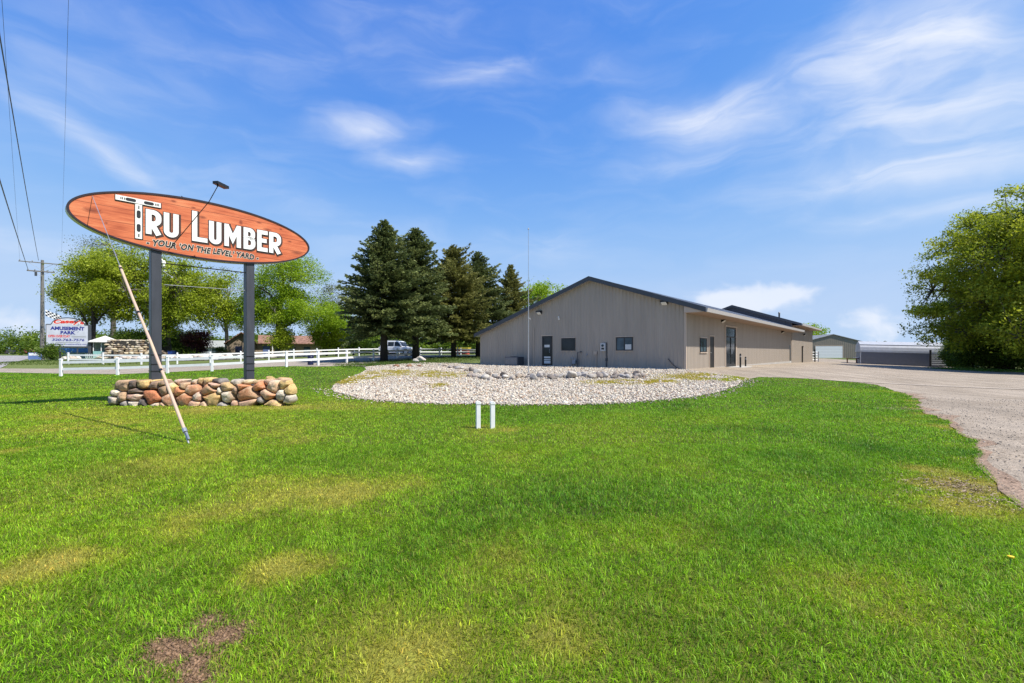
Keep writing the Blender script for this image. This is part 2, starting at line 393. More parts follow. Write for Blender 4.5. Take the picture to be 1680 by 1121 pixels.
DIRT = [(*G(285,1072), .085, 1.05), (*G(322,1092), .07, .9), (*G(268,1060), .06, .9), (*G(372,1042), .085, .95), (*G(352,1050), .05, .8), (*G(322,1116), .07, .9), (*G(340,1020), .06, .6), (*G(1585,800), .22, .5)]
DARKP = [(*G(1380,685), .6, .5), (*G(1250,705), .7, .45), (*G(1300,750), .6, .45), (*G(1350,780), .5, .5), (*G(760,890), .5, .45), (*G(170,780), .8, .5), (*G(1000,800), 1.0, .3), (*G(1450,740), .6, .35), (*G(1240,880), .5, .4), (*G(230,960), .3, .4), (*G(650,940), .4, .35), (*G(1020,1020), .4, .4), (*G(1150,1050), .4, .4), (*G(880,670), 3.0, .25), (*G(1480,860), .4, .4)]
def spots(x, y, L_, wob=.0, aniso=1.0):
    r = np.zeros(len(x))
    for sx, sy, rad, a in L_:
        dx, dy = (x-sx), (y-sy)*aniso
        r = np.maximum(r, a*np.exp(-(dx*dx+dy*dy)/(rad*rad)))
    return r
EDGE = [p for p in w_drive if p[1] < 18][::3]
def lawn_fields(x, y):
    n1 = fbm(x*.45, y*.45, 3); n2 = fbm(x*1.7, y*1.7, 11); n3 = fbm(x*6, y*6, 23, 3)
    dry = spots(x, y, DRY, aniso=1.0)*np.clip(1.9*n2+.5*n3-.35, 0, 1.2) + np.clip((n1-.52)*1.0, 0, .3) + np.clip((n2-.62)*.8, 0, .25)
    left = np.clip((1.5-x+.15*y)/6, 0, 1)*np.clip((26-y)/6, 0, 1)
    k = x > 3.5
    if k.any():
        e = np.zeros(len(x)); e[k] = spots(x[k], y[k], [(p[0]-.1, p[1], .32, .8) for p in EDGE]); dry = dry + e*np.clip(n2*1.8-.35, 0, 1)
    dry = np.clip(dry + .19*left*(.5+n1), 0, 1)
    dirt = np.clip(spots(x, y, DIRT, aniso=1.0)*(.4+1.2*n3), 0, 1)
    dark = np.clip(spots(x, y, DARKP, aniso=1.3)*(.6+.8*n2) + np.clip((.46-n1)*1.6, 0, .4) + np.clip((.42-n2)*1.0, 0, .2), 0, 1)
    # mower stripes running up the right half of the lawn
    st = np.sin((x*.72 - y*.25 + .5*n1)*2*math.pi/1.9)
    dark = np.clip(dark + .10*st*np.clip((y-6)/6, 0, 1)*np.clip((x+2)/5, 0, 1), 0, 1)
    return dry, dirt, dark
GREEN, DEEP, STRAW, SOIL = np.array([.178, .370, .012]), np.array([.045, .165, .006]), np.array([.46, .37, .07]), np.array([.165, .10, .055])
YGREEN = np.array([.27, .40, .006])
def lawn_col(x, y):
    dry, dirt, dark = lawn_fields(x, y)
    d = dry[:, None]; c = GREEN*(1-np.clip(d*1.6, 0, 1)) + YGREEN*np.clip(d*1.6, 0, 1)
    k = np.clip(d*1.5-.5, 0, 1); c = c*(1-k)+STRAW*k
    k = np.clip(dark*1.05, 0, .9)[:, None]; c = c*(1-k) + DEEP*k
    k = np.clip(dirt*1.5, 0, 1)[:, None]; c = c*(1-k)+SOIL*k
    return c
def soil_shade_col(x, y):  # soil under the blades is coloured darker to paint in the shade between them
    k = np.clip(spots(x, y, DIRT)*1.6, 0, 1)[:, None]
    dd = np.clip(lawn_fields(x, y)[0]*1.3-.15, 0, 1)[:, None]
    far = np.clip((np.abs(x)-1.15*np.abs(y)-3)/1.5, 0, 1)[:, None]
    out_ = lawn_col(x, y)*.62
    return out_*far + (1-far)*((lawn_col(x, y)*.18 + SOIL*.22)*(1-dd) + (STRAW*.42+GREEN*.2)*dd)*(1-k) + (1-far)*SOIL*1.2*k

# the earth: one sheet to the horizon
gx = np.concatenate([-np.geomspace(2600, 75, 22), np.arange(-72, 76, 3.0), np.geomspace(78, 2600, 22)])
gy = np.concatenate([-np.geomspace(900, 24, 12), np.arange(-21, 100, 3.0), np.geomspace(103, 3600, 28)])
XX, YY = np.meshgrid(gx, gy); n0, n1_ = XX.shape
ZZ = H(XX, YY) - .03
idx = np.arange(n0*n1_).reshape(n0, n1_)
gcol = np.tile(np.array([.085, .12, .03]), (n0*n1_, 1)); t_ = fbm(XX.ravel()*.06, YY.ravel()*.06, 5)[:, None]
gcol = gcol*(.7+.6*t_) + np.array([.05, .035, .015])*t_
gr = np_mesh('ground', np.stack([XX.ravel(), YY.ravel(), ZZ.ravel()], 1), [np.stack([idx[:-1, :-1], idx[:-1, 1:], idx[1:, 1:], idx[1:, :-1]], -1).reshape(-1, 4)], M['lawn'], col=gcol, smooth=True)
tag(gr, kind='structure')
ln = drape('lawn', lawn_poly, .0, .45, M['lawn'], soil_shade_col, fine=lambda c: c.y < 7.5 and abs(c.x) < 9.5 and c.y > 1.2); tag(ln, kind='structure')

def gravel_mat(name, a, b, c, fine=55):
    m = bpy.data.materials.new(name); m.use_nodes = True; N, L = nt(m); N.clear()
    out = N.new('ShaderNodeOutputMaterial'); p = N.new('ShaderNodeBsdfPrincipled'); L.new(p.outputs[0], out.inputs[0]); p.inputs['Roughness'].default_value = .9; p.inputs['Specular IOR Level'].default_value = .2
    g = N.new('ShaderNodeNewGeometry')
    v = N.new('ShaderNodeTexVoronoi'); v.inputs['Scale'].default_value = fine; L.new(g.outputs['Position'], v.inputs['Vector'])
    n1 = N.new('ShaderNodeTexNoise'); n1.inputs['Scale'].default_value = .35; n1.inputs['Detail'].default_value = 6; n1.inputs['Roughness'].default_value = .65; L.new(g.outputs['Position'], n1.inputs['Vector'])
    n2 = N.new('ShaderNodeTexNoise'); n2.inputs['Scale'].default_value = 9; n2.inputs['Detail'].default_value = 5; L.new(g.outputs['Position'], n2.inputs['Vector'])
    r = N.new('ShaderNodeValToRGB'); e = r.color_ramp.elements; e[0].color = (*a, 1); e[1].color = (*b, 1); e[0].position = .32; e[1].position = .66
    L.new(n1.outputs[0], r.inputs[0])
    mp_ = N.new('ShaderNodeMapping'); mp_.inputs['Rotation'].default_value = (0, 0, -.55); mp_.inputs['Scale'].default_value = (1.6, .22, 1); L.new(g.outputs['Position'], mp_.inputs[0])
    n3 = N.new('ShaderNodeTexNoise'); n3.inputs['Scale'].default_value = .8; n3.inputs['Detail'].default_value = 8; n3.inputs['Roughness'].default_value = .7; L.new(mp_.outputs[0], n3.inputs['Vector'])
    mr3 = N.new('ShaderNodeMapRange'); mr3.inputs[1].default_value = .35; mr3.inputs[2].default_value = .65; mr3.inputs[3].default_value = .80; mr3.inputs[4].default_value = 1.12; L.new(n3.outputs[0], mr3.inputs[0])
    sx = N.new('ShaderNodeSeparateColor'); L.new(v.outputs['Color'], sx.inputs[0])
    mr = N.new('ShaderNodeMapRange'); mr.inputs[3].default_value = .72; mr.inputs[4].default_value = 1.28; L.new(sx.outputs[0], mr.inputs[0])
    mr2 = N.new('ShaderNodeMapRange'); mr2.inputs[1].default_value = .3; mr2.inputs[2].default_value = .7; mr2.inputs[3].default_value = .88; mr2.inputs[4].default_value = 1.12; L.new(n2.outputs[0], mr2.inputs[0])
    mm = N.new('ShaderNodeMath'); mm.operation = 'MULTIPLY'; L.new(mr.outputs[0], mm.inputs[0]); L.new(mr2.outputs[0], mm.inputs[1])
    s = N.new('ShaderNodeVectorMath'); s.operation = 'SCALE'; L.new(r.outputs[0], s.inputs[0]); m3 = N.new('ShaderNodeMath'); m3.operation = 'MULTIPLY'; L.new(mm.outputs[0], m3.inputs[0]); L.new(mr3.outputs[0], m3.inputs[1]); L.new(m3.outputs[0], s.inputs['Scale'])
    L.new(s.outputs[0], p.inputs['Base Color'])
    b_ = N.new('ShaderNodeBump'); b_.inputs['Strength'].default_value = .7; b_.inputs['Distance'].default_value = .012; L.new(v.outputs['Distance'], b_.inputs['Height']); L.new(b_.outputs[0], p.inputs['Normal'])
    return m
M['gravel'] = gravel_mat('worn_gravel_asphalt', (.255, .205, .150), (.335, .277, .212), None)
M['road'] = gravel_mat('old_road_surface', (.27, .225, .175), (.34, .29, .23), None, 40)
M['asphalt'] = gravel_mat('grey_asphalt', (.26, .245, .235), (.32, .30, .29), None, 50)
M['bedsoil'] = gravel_mat('sandy_grit', (.36, .31, .25), (.46, .42, .36), None, 30)
drive_poly = [G(1228, 622.5)] + w_drive + [(4.9, 3.4), (4.6, 1.5), (4.5, -4), (60, -4), (60, 28), G(1725, 614.5), G(1660, 610.5), G(1600, 606.8), G(1550, 603.6), (56, 58.6), (56.5, 84), (40, 84), bl(.1, 51), bl(.1, 34), bl(-.02, 0), G(1140, 610.5), G(1180, 615)]
dv = drape('driveway', drive_poly, .012, 1.1, M['gravel']); tag(dv, kind='structure')
bd = drape('rock_bed', bed_poly, .02, .8, M['bedsoil']); tag(bd, kind='structure')
M['seam'] = gravel_mat('pale_seam', (.37, .31, .24), (.44, .37, .30), None)
# pale seam across the driveway
a_, b_ = G(1350, 623.5), G(1720, 640.5)
a2, b2 = G(1350, 624.2), G(1720, 641.6)
tag(drape('seam_strip', [a_, b_, b2, a2], .03, 1.1, M['seam']), kind='structure')
# reddish dirt and twigs washed along the lawn's edge
M['reddirt'] = gravel_mat('reddish_dirt', (.235, .15, .10), (.29, .21, .15), None, 45)
edge = [p for p in w_drive if p[1] < 17.5]
inner = [(p[0]+.02+max(0, fbm(np.array([p[0]*1.1]), np.array([p[1]*1.1]), 4)[0]-.38)*(.5+p[1]*.12), p[1]+.02) for p in edge]
tag(drape('dirt_verge', [(p[0]-.05, p[1]) for p in edge] + inner[::-1], .016, .5, M['reddirt'], wob=.05), kind='structure')

# road behind the front fence, the highway at the far left and the pavement corner
road_poly = [(-120, 33), (-46, 31.2), (-37, 30.6)] + [(p[0], p[1]+.1) for p in w_top[1:]] + [G(598, 601.5), (-11.6, 40.5), (-8.9, 47), (-5.3, 56), (4, 68), (0, 71), (-10, 62), (-15, 58.7), (-19.4, 54.0), (-26.5, 47.3), (-31.4, 41.8), (-33.5, 38.6), (-37, 37.3), (-60, 38.8), (-120, 41)]
tag(drape('side_road', road_poly, .01, 1.4, M['road']), kind='structure')
hw = [G(66, 585.2), G(48, 588.5), G(30, 593), G(12, 599), G(2, 603.5), G(-60, 604.5), (-120, 41.5), (-300, 60), (-400, 150), G(-60, 583.6), G(30, 583.6)]
tag(drape('highway', hw, .006, 6, M['asphalt']), kind='structure')
# ------------------------------------------------------------------ grass blades (one uncountable mass)
def blades(rng, poly, y0, y1, dens, wid, ln, spread=1.22, lean=.85):
    hw = 1.15*y1+3.2; n = int(dens*2*hw*(y1-y0))
    y = rng.uniform(y0, y1, n); x = rng.uniform(-hw, hw, n)
    k = (np.abs(x) < 1.15*y+3.2-2.2*rng.uniform(0, 1, n)**2); x, y = x[k], y[k]
    k = inpoly(x, y, poly); x, y = x[k], y[k]
    dry, dirt, dark = lawn_fields(x, y)
    keep = rng.uniform(0, 1, len(x)) > np.clip(dirt*1.9-.1, 0, .985)
    keep &= rng.uniform(0, 1, len(x)) > np.clip((dry-.55)*.8, 0, .35)
    x, y, dry, dark, dirt = x[keep], y[keep], dry[keep], dark[keep], dirt[keep]; n = len(x)
    c = lawn_col(x, y)
    v = np.exp(rng.normal(0, .34, n))[:, None]; c = c*v
    m = rng.uniform(0, 1, n); c = np.where((m < .10+.35*dry)[:, None], c*.45+STRAW*.55*rng.uniform(.6, 1.1, n)[:, None], c)
    c = np.where((m > .93)[:, None], c*np.array([1.5, 1.25, 1.2]), c)
    l = ln*rng.uniform(.5, 1.35, n)*(1-.45*dry)*(1+.5*dark)*(1-.5*np.clip(dirt, 0, 1)); w = wid*rng.uniform(.6, 1.3, n)
    clump = fbm(x*5, y*5, 41, 2)*2*np.pi*2.2
    a = clump + rng.normal(0, 1.1, n); le = lean*rng.uniform(.25, 1.5, n)
    d = np.stack([np.cos(a), np.sin(a)], 1)
    f = rng.uniform(0, np.pi, n); s = np.stack([np.cos(f), np.sin(f)], 1)*w[:, None]/2
    z = H(x, y)-.004
    base = np.stack([x, y, z], 1); V = np.zeros((n, 5, 3))
    mid = base.copy(); mid[:, :2] += d*(l*le*.35)[:, None]; mid[:, 2] += l*.62
    tip = base.copy(); tip[:, :2] += d*(l*le)[:, None]; tip[:, 2] += l*np.clip(1-.45*le**1.6, .18, 1)
    V[:, 0] = base; V[:, 0, :2] -= s; V[:, 1] = base; V[:, 1, :2] += s
    V[:, 2] = mid; V[:, 2, :2] += s*.8; V[:, 3] = mid; V[:, 3, :2] -= s*.8; V[:, 4] = tip
    cc = np.repeat(c[:, None], 5, 1); cc[:, 4] *= 1.15
    i = np.arange(n)[:, None]*5
    return V.reshape(-1, 3), i+np.array([[0, 1, 2, 3]]), i+np.array([[3, 2, 4]]), cc.reshape(-1, 3)
def join(parts):
    Vs, Q, T, C_ = [], [], [], []; o = 0
    for V, q, t, c in parts:
        Vs.append(V); Q.append(q+o); T.append(t+o); C_.append(c); o += len(V)
    return np.concatenate(Vs), np.concatenate(Q), np.concatenate(T), np.concatenate(C_)
rng = np.random.default_rng(5)
GD = 1.0
parts = [blades(rng, lawn_poly, 1.2, 4.2, 9500*GD, .0040, .046), blades(rng, lawn_poly, 4.2, 7.5, 5000*GD, .0056, .045), blades(rng, lawn_poly, 7.5, 12, 2000*GD, .0090, .045),
         blades(rng, lawn_poly, 12, 19, 700*GD, .016, .044), blades(rng, lawn_poly, 19, 33, 220*GD, .027, .044)]
V, Q, T, C_ = join(parts)
go = np_mesh('grass', V, [Q, T], M['grass'], col=C_); tag(go, 'short bright green mown grass with yellow patches covering the lawn', 'grass', kind='stuff')

# ragged grass and weeds elsewhere: under the conifers, between the stones, verge of the side road, right tree belt
def tufts(rng, x, y, per, wid, ln, c0, c1, rad=.12):
    n = len(x); X = np.repeat(x, per) + rng.normal(0, rad, n*per); Y = np.repeat(y, per) + rng.normal(0, rad, n*per); N = len(X)
    a = rng.uniform(0, 2*np.pi, N); l = ln*rng.uniform(.4, 1.3, N); le = rng.uniform(.1, .9, N); f = rng.uniform(0, np.pi, N)
    s = np.stack([np.cos(f), np.sin(f)], 1)*wid*rng.uniform(.6, 1.3, N)[:, None]/2; d = np.stack([np.cos(a), np.sin(a)], 1)
    b = np.stack([X, Y, H(X, Y)], 1); V = np.zeros((N, 5, 3)); mid = b.copy(); mid[:, :2] += d*(l*le*.35)[:, None]; mid[:, 2] += l*.6; tip = b.copy(); tip[:, :2] += d*(l*le)[:, None]; tip[:, 2] += l*.9
    V[:, 0] = b; V[:, 0, :2] -= s; V[:, 1] = b; V[:, 1, :2] += s; V[:, 2] = mid; V[:, 2, :2] += s*.8; V[:, 3] = mid; V[:, 3, :2] -= s*.8; V[:, 4] = tip
    t = rng.uniform(0, 1, N)[:, None]; c = (np.array(c0)*(1-t)+np.array(c1)*t)*rng.uniform(.7, 1.3, N)[:, None]
    i = np.arange(N)[:, None]*5
    return V.reshape(-1, 3), i+np.array([[0, 1, 2, 3]]), i+np.array([[3, 2, 4]]), np.repeat(c, 5, 0)
def scatter_px(rng, ells, n):
    """ells: (px,py,rx,ry) patches of the photograph, found on the ground"""
    X, Y = [], []
    for (px, py, rx, ry) in ells:
        x0, y0 = G(px, py); x1 = (px+rx-CX)/F*y0; ya = G(px, py-ry)[1]; yb = G(px, py+ry)[1]
        X.append(x0+(x1-x0)*rng.normal(0, .62, n)); Y.append(y0+(ya-yb)/2*rng.normal(0, .75, n))
    X, Y = np.concatenate(X), np.concatenate(Y); k = fbm(X*2.3, Y*2.3, 51, 3) > .43
    return X[k], Y[k]
WEED = [(625,616,45,5),(590,622,30,4),(570,628,20,3),(640,611,30,2.5),(730,616,32,4),(700,613,20,3),(715,634,14,2),(1020,629,60,3),(1060,627,55,2.5),(1120,621,40,4),(1160,617,40,3),(1190,624,25,2.5),(1195,618,18,3),(1210,621,14,3)]
x, y = scatter_px(rng, WEED[:11], 900); x2, y2 = scatter_px(rng, WEED[11:], 520)
def inbed(x, y):
    k = inpoly(x, y, bed_poly); return x[k], y[k]
def weedy(x, y):
    r = np.zeros(len(x))
    for (px, py, rx, ry) in WEED:
        x0, y0 = G(px, py); a = rx/F*y0; b = (G(px, py-ry)[1]-G(px, py+ry)[1])/2
        r = np.maximum(r, 1.3-((x-x0)/a)**2-((y-y0)/b)**2)
    return r
wp = [tufts(rng, *inbed(x, y), 7, .016, .075, (.52, .39, .06), (.36, .34, .03), .08), tufts(rng, *inbed(x2, y2), 7, .016, .075, (.44, .43, .03), (.30, .36, .02), .08)]
V, Q, T, C_ = join(wp); w_ = np_mesh('weeds', V, [Q, T], M['grass'], col=C_); tag(w_, 'yellowish low weeds spreading between the pale stones of the rock bed', 'weeds', kind='stuff')
x, y = scatter_px(rng, [(640,596,70,3),(720,590,60,5),(760,588,40,4),(690,593,60,3),(600,599,30,2)], 420)
sh = [tufts(rng, x, y, 6, .03, .12, (.06, .12, .015), (.12, .16, .03), .2)]
xs = rng.uniform(-48, -21, 1500); x3 = np.interp(xs, [-48, -21], [-54, -25]); y3 = rng.uniform(42, 54, 1500)
lv = [tufts(rng, rng.uniform(-62, -36, 1700), rng.uniform(41.5, 50.5, 1700), 6, .035, .12, (.07, .13, .015), (.14, .18, .04), .25)]
rt = [tufts(rng, rng.uniform(44, 66, 1500), rng.uniform(44, 49, 1500), 8, .035, .22, (.05, .13, .012), (.12, .22, .03), .25)]
V, Q, T, C_ = join(sh+lv+rt); w_ = np_mesh('rough_grass', V, [Q, T], M['grass'], col=C_); tag(w_, 'rough uncut grass under the dark conifers and along the far verges', 'rough grass', kind='stuff')

# twigs and bits along the driveway edge
pts = [p for p in w_drive if p[1] < 18]
ti = rng.integers(0, len(pts), 900); tx = np.array([pts[i][0] for i in ti]) + rng.normal(.12, .16, 900); ty = np.array([pts[i][1] for i in ti]) + rng.normal(0, .15, 900)
hx = np.array([G(1560, 795)[0], G(1610, 825)[0], G(1480, 672)[0]]); hy = np.array([G(1560, 795)[1], G(1610, 825)[1], G(1480, 672)[1]])
k = rng.integers(0, 3, 700); tx = np.concatenate([tx, hx[k]+rng.normal(0, .3, 700)]); ty = np.concatenate([ty, hy[k]+rng.normal(0, .22, 700)])
n = len(tx); a = rng.uniform(0, np.pi, n); l = rng.uniform(.006, .024, n); d = np.stack([np.cos(a), np.sin(a)], 1); s = np.stack([-np.sin(a), np.cos(a)], 1)*.0035; z = H(tx, ty)+.018
V = np.zeros((n, 4, 3)); V[:, :, 2] = z[:, None]+rng.uniform(0, .012, (n, 4)); b = np.stack([tx, ty], 1)
V[:, 0, :2] = b-d*l[:, None]-s; V[:, 1, :2] = b+d*l[:, None]-s; V[:, 2, :2] = b+d*l[:, None]+s; V[:, 3, :2] = b-d*l[:, None]+s
c = np.array([.30, .22, .15])*rng.uniform(.4, 1.3, n)[:, None]
tw = np_mesh('leaf_litter', V.reshape(-1, 3), [np.arange(n*4).reshape(n, 4)], M['pebble'], col=np.repeat(c, 4, 0)); tag(tw, 'dry brown twigs and leaf litter along the ragged lawn edge', 'litter', kind='stuff')

hx2 = [(G(p, q)[0], G(p, q)[1], a) for p, q, a in ((1560,795,.33),(1600,825,.30),(1530,775,.2),(1480,672,.3))]
# ------------------------------------------------------------------ pebbles of the rock bed
def ico(sub=1):
    bm = bmesh.new(); bmesh.ops.create_icosphere(bm, subdivisions=sub, radius=1)
    V = np.array([v.co[:] for v in bm.verts]); Fc = np.array([[v.index for v in f.verts] for f in bm.faces]); bm.free(); return V, Fc
I1, F1 = ico(1)
def rand_rot(rng, n):
    q = rng.normal(size=(n, 4)); q /= np.linalg.norm(q, axis=1)[:, None]; w, x, y, z = q.T
    return np.stack([np.stack([1-2*(y*y+z*z), 2*(x*y-z*w), 2*(x*z+y*w)], 1), np.stack([2*(x*y+z*w), 1-2*(x*x+z*z), 2*(y*z-x*w)], 1), np.stack([2*(x*z-y*w), 2*(y*z+x*w), 1-2*(x*x+y*y)], 1)], 1)
def pebble_mesh(name, rng, x, y, rad, cols, lift=.35, off=.02):
    n = len(x); S = rng.uniform(.65, 1.25, (n, 3)); S[:, 2] *= .75
    P = I1[None]*(1+rng.normal(0, .12, (n, 12, 1))); P = P*S[:, None]*rad[:, None, None]
    R = rand_rot(rng, n); az = rng.uniform(0, 2*np.pi, n); tl = rng.normal(0, .35, (n, 2))
    ca, sa = np.cos(az)[:, None], np.sin(az)[:, None]
    X = P[..., 0]*ca-P[..., 1]*sa; Y = P[..., 0]*sa+P[..., 1]*ca; Z = P[..., 2] + X*tl[:, :1]*.6 + Y*tl[:, 1:]*.6
    z = H(x, y)+off+rad*lift
    V = np.stack([X+x[:, None], Y+y[:, None], Z+z[:, None]], -1)
    Fc = (np.arange(n)[:, None, None]*12+F1[None]).reshape(-1, 3)
    return np_mesh(name, V.reshape(-1, 3), [Fc], M['pebble'], col=np.repeat(cols, 12, 0))
bx0, bx1 = min(p[0] for p in bed_poly), max(p[0] for p in bed_poly); by0, by1 = min(p[1] for p in bed_poly), max(p[1] for p in bed_poly)
n = 90000; x = rng.uniform(bx0, bx1, n); y = rng.uniform(by0, by1, n)
k = inpoly(x, y, bed_poly); x, y = x[k], y[k]
dens = np.clip(1.25-(y-15)/16, .35, 1); dens *= np.where(fbm(x*.8, y*1.6, 77) < .36, .6, 1)
dens *= np.where((weedy(x, y) > .1) & (fbm(x*2.3, y*2.3, 51, 3) > .43), .22, 1)
k = rng.uniform(0, 1, len(x)) < dens; x, y = x[k], y[k]; n = len(x)
pal = np.array([[.52, .46, .36], [.38, .32, .24], [.46, .39, .32], [.62, .56, .45], [.34, .23, .15], [.20, .165, .13], [.50, .37, .25], [.36, .33, .29]])
cols = pal[rng.choice(8, n, p=[.26, .14, .16, .18, .08, .06, .07, .05])]*rng.uniform(.75, 1.15, n)[:, None]
rad = rng.uniform(.020, .046, n)*np.where(rng.uniform(0, 1, n) > .95, 1.5, 1)
ei = rng.integers(1, len(w_front)-1, 900); ex = np.array([w_front[i][0] for i in ei])+rng.normal(0, .35, 900); ey = np.array([w_front[i][1] for i in ei])-np.abs(rng.normal(0, .16, 900))
x = np.concatenate([x, ex]); y = np.concatenate([y, ey]); rad = np.concatenate([rad, rng.uniform(.016, .034, 900)]); cols = np.concatenate([cols, pal[rng.integers(0, 8, 900)]*.9])
pb = pebble_mesh('pebbles', rng, x, y, rad, cols); tag(pb, 'whitish and grey river pebbles filling the rock bed before the hall', 'pebbles', kind='stuff')

# loose stones on the near part of the driveway and crumbs on the bare soil
n = 9000; gx2 = rng.uniform(4.5, 17, n); gy2 = 3.4+12*rng.uniform(0, 1, n)**1.3; k = inpoly(gx2, gy2, drive_poly); gx2, gy2 = gx2[k], gy2[k]
gp_ = pebble_mesh('gravel_bits', rng, gx2, gy2, rng.uniform(.004, .013, len(gx2)), np.array([.33, .28, .22])*rng.uniform(.5, 1.5, len(gx2))[:, None], .5, .014); tag(gp_, 'loose small stones lying on the near part of the driveway', 'gravel', kind='stuff')
dx, dy = [], []
for (sx, sy, rd, a) in DIRT:
    m = int(1500*rd/.1*a); dx.append(sx+rng.normal(0, rd*1.0, m)); dy.append(sy+rng.normal(0, rd*1.0, m))
dx, dy = np.concatenate(dx), np.concatenate(dy)
cr = pebble_mesh('soil_crumbs', rng, dx, dy, np.minimum(.0012+rng.exponential(.0018, len(dx)), .012), SOIL*rng.uniform(.5, 1.6, len(dx))[:, None], .4, .0); tag(cr, 'brown crumbs and clods on the bare soil patches in the lawn', 'soil', kind='stuff')

# ------------------------------------------------------------------ boulders
I3, F3 = ico(3)
def rock_verts(seed, flat=.0, rough=.16, facets=7, boxy=2.0):
    r = np.random.default_rng(seed); V = I3.copy()
    if boxy > 2: V = V/((np.abs(V)**boxy).sum(1)**(1/boxy))[:, None]*.9
    for _ in range(facets):                                        # knock planes off
        nrm = r.normal(size=3); nrm /= np.linalg.norm(nrm); d = r.uniform(.60, .88)
        k = V@nrm; V = V - np.clip(k-d, 0, None)[:, None]*nrm[None]*.9
    o = r.uniform(-50, 50, 3)
    nn = fbm(V[:, 0]*1.7+o[0]+V[:, 2]*.9, V[:, 1]*1.7+o[1]-V[:, 2]*1.3, seed, 3)-.5
    return V*(1+rough*2*nn)[:, None]
def rock_obj(name, seed, size, col, parent=None, rot=(0, 0, 0), facets=7, mottle=.35, col2=None, boxy=2.0):
    V = rock_verts(seed, facets=facets, boxy=boxy)*np.array(size)/2
    Rm = np.array(Matrix.Rotation(rot[2], 3, 'Z') @ Matrix.Rotation(rot[0], 3, 'X') @ Matrix.Rotation(rot[1], 3, 'Y')); V = V@Rm.T
    t = fbm(V[:, 0]*9+seed, V[:, 2]*9+V[:, 1]*7, seed+3, 3)[:, None]
    c = np.array(col)*(1-mottle+2*mottle*t)
    if col2 is not None:
        k = np.clip((fbm(V[:, 0]*5+seed*3, V[:, 2]*5-V[:, 1]*4, seed+9, 3)[:, None]-.5)*6, 0, 1)*.7; c = c*(1-k)+np.array(col2)*k
    return np_mesh(name, V, [F3], M['stone'], parent, col=c, smooth=True)
# the bank of boulders that steps the bed up towards the hall
rr = random.Random(11)
BANK = [(722,600.5),(738,604.5),(752,607),(766,610),(782,613)]
BANK2 = [(770,618),(790,622),(806,624.5),(822,622),(840,624),(858,621),(876,623.5),(893,619),(905,623),(921,620),(938,621.5),(955,619),(972,622),(989,621),(1006,622.5),(1022,621),(1040,622),(1056,620.5)]
BANK3 = [(800,617),(828,618),(848,617.5),(866,616.5),(886,615.5),(960,616.5),(977,617),(994,617.5),(1012,616.5),(1030,617),(1046,616.5)]
GREYS = [(.36,.32,.27),(.28,.24,.21),(.44,.40,.34),(.22,.18,.15),(.38,.31,.24),(.30,.28,.26),(.17,.145,.125)]
k = 0
for row, lab, sc in ((BANK, 'pale grey boulder in the short bank nearest the conifers', .9), (BANK2, 'pale grey boulder in the long front row stepping across the rock bed', 1.0), (BANK3, 'grey boulder set back behind the front row of the rock bed bank', .85)):
    pts = []
    for a, b in zip(row[:-1], row[1:]):
        pts += [a, ((a[0]+b[0])/2, (a[1]+b[1])/2 - rr.uniform(0, 2))] if row is not BANK3 else [a]
    pts.append(row[-1])
    for (px, py) in pts:
        x, y = G(px+rr.uniform(-2, 2), py+rr.uniform(-.6, .6)); s = rr.uniform(.30, .46)*sc*(1.25 if rr.random() < .25 else 1); k += 1
        o = rock_obj('boulder', 100+k, (s*rr.uniform(1, 1.5), s, s*rr.uniform(.65, .9)), rr.choice(GREYS), rot=(rr.uniform(-.4, .4), rr.uniform(-.4, .4), rr.uniform(0, 3)), facets=13, boxy=3.5, col2=rr.choice(GREYS))
        o.location = (x, y, h1(x, y)+s*.24); tag(o, lab, 'boulder', lab.replace('pale grey boulder', 'boulders').replace('grey boulder', 'boulders'))
for i, (px, py, s, cl, lab) in enumerate([(690,592.5,.75,(.55,.50,.45),'large whitish boulder beside the second conifer trunk'),(682,594,.5,(.50,.46,.42),'small whitish boulder at the foot of the second conifer'),(650,602.5,.35,(.22,.12,.07),'rusty brown rock furthest left of three on the bare soil'),
        (671,602.5,.35,(.24,.13,.08),'rusty brown rock in the middle of three on the bare soil'),(688,602,.28,(.22,.12,.07),'rusty brown rock furthest right of three on the bare soil')]):
    x, y = G(px, py); o = rock_obj('boulder', 300+i, (s*1.3, s, s*.75), cl); o.location = (x, y, h1(x, y)+s*.2); tag(o, lab, 'boulder')

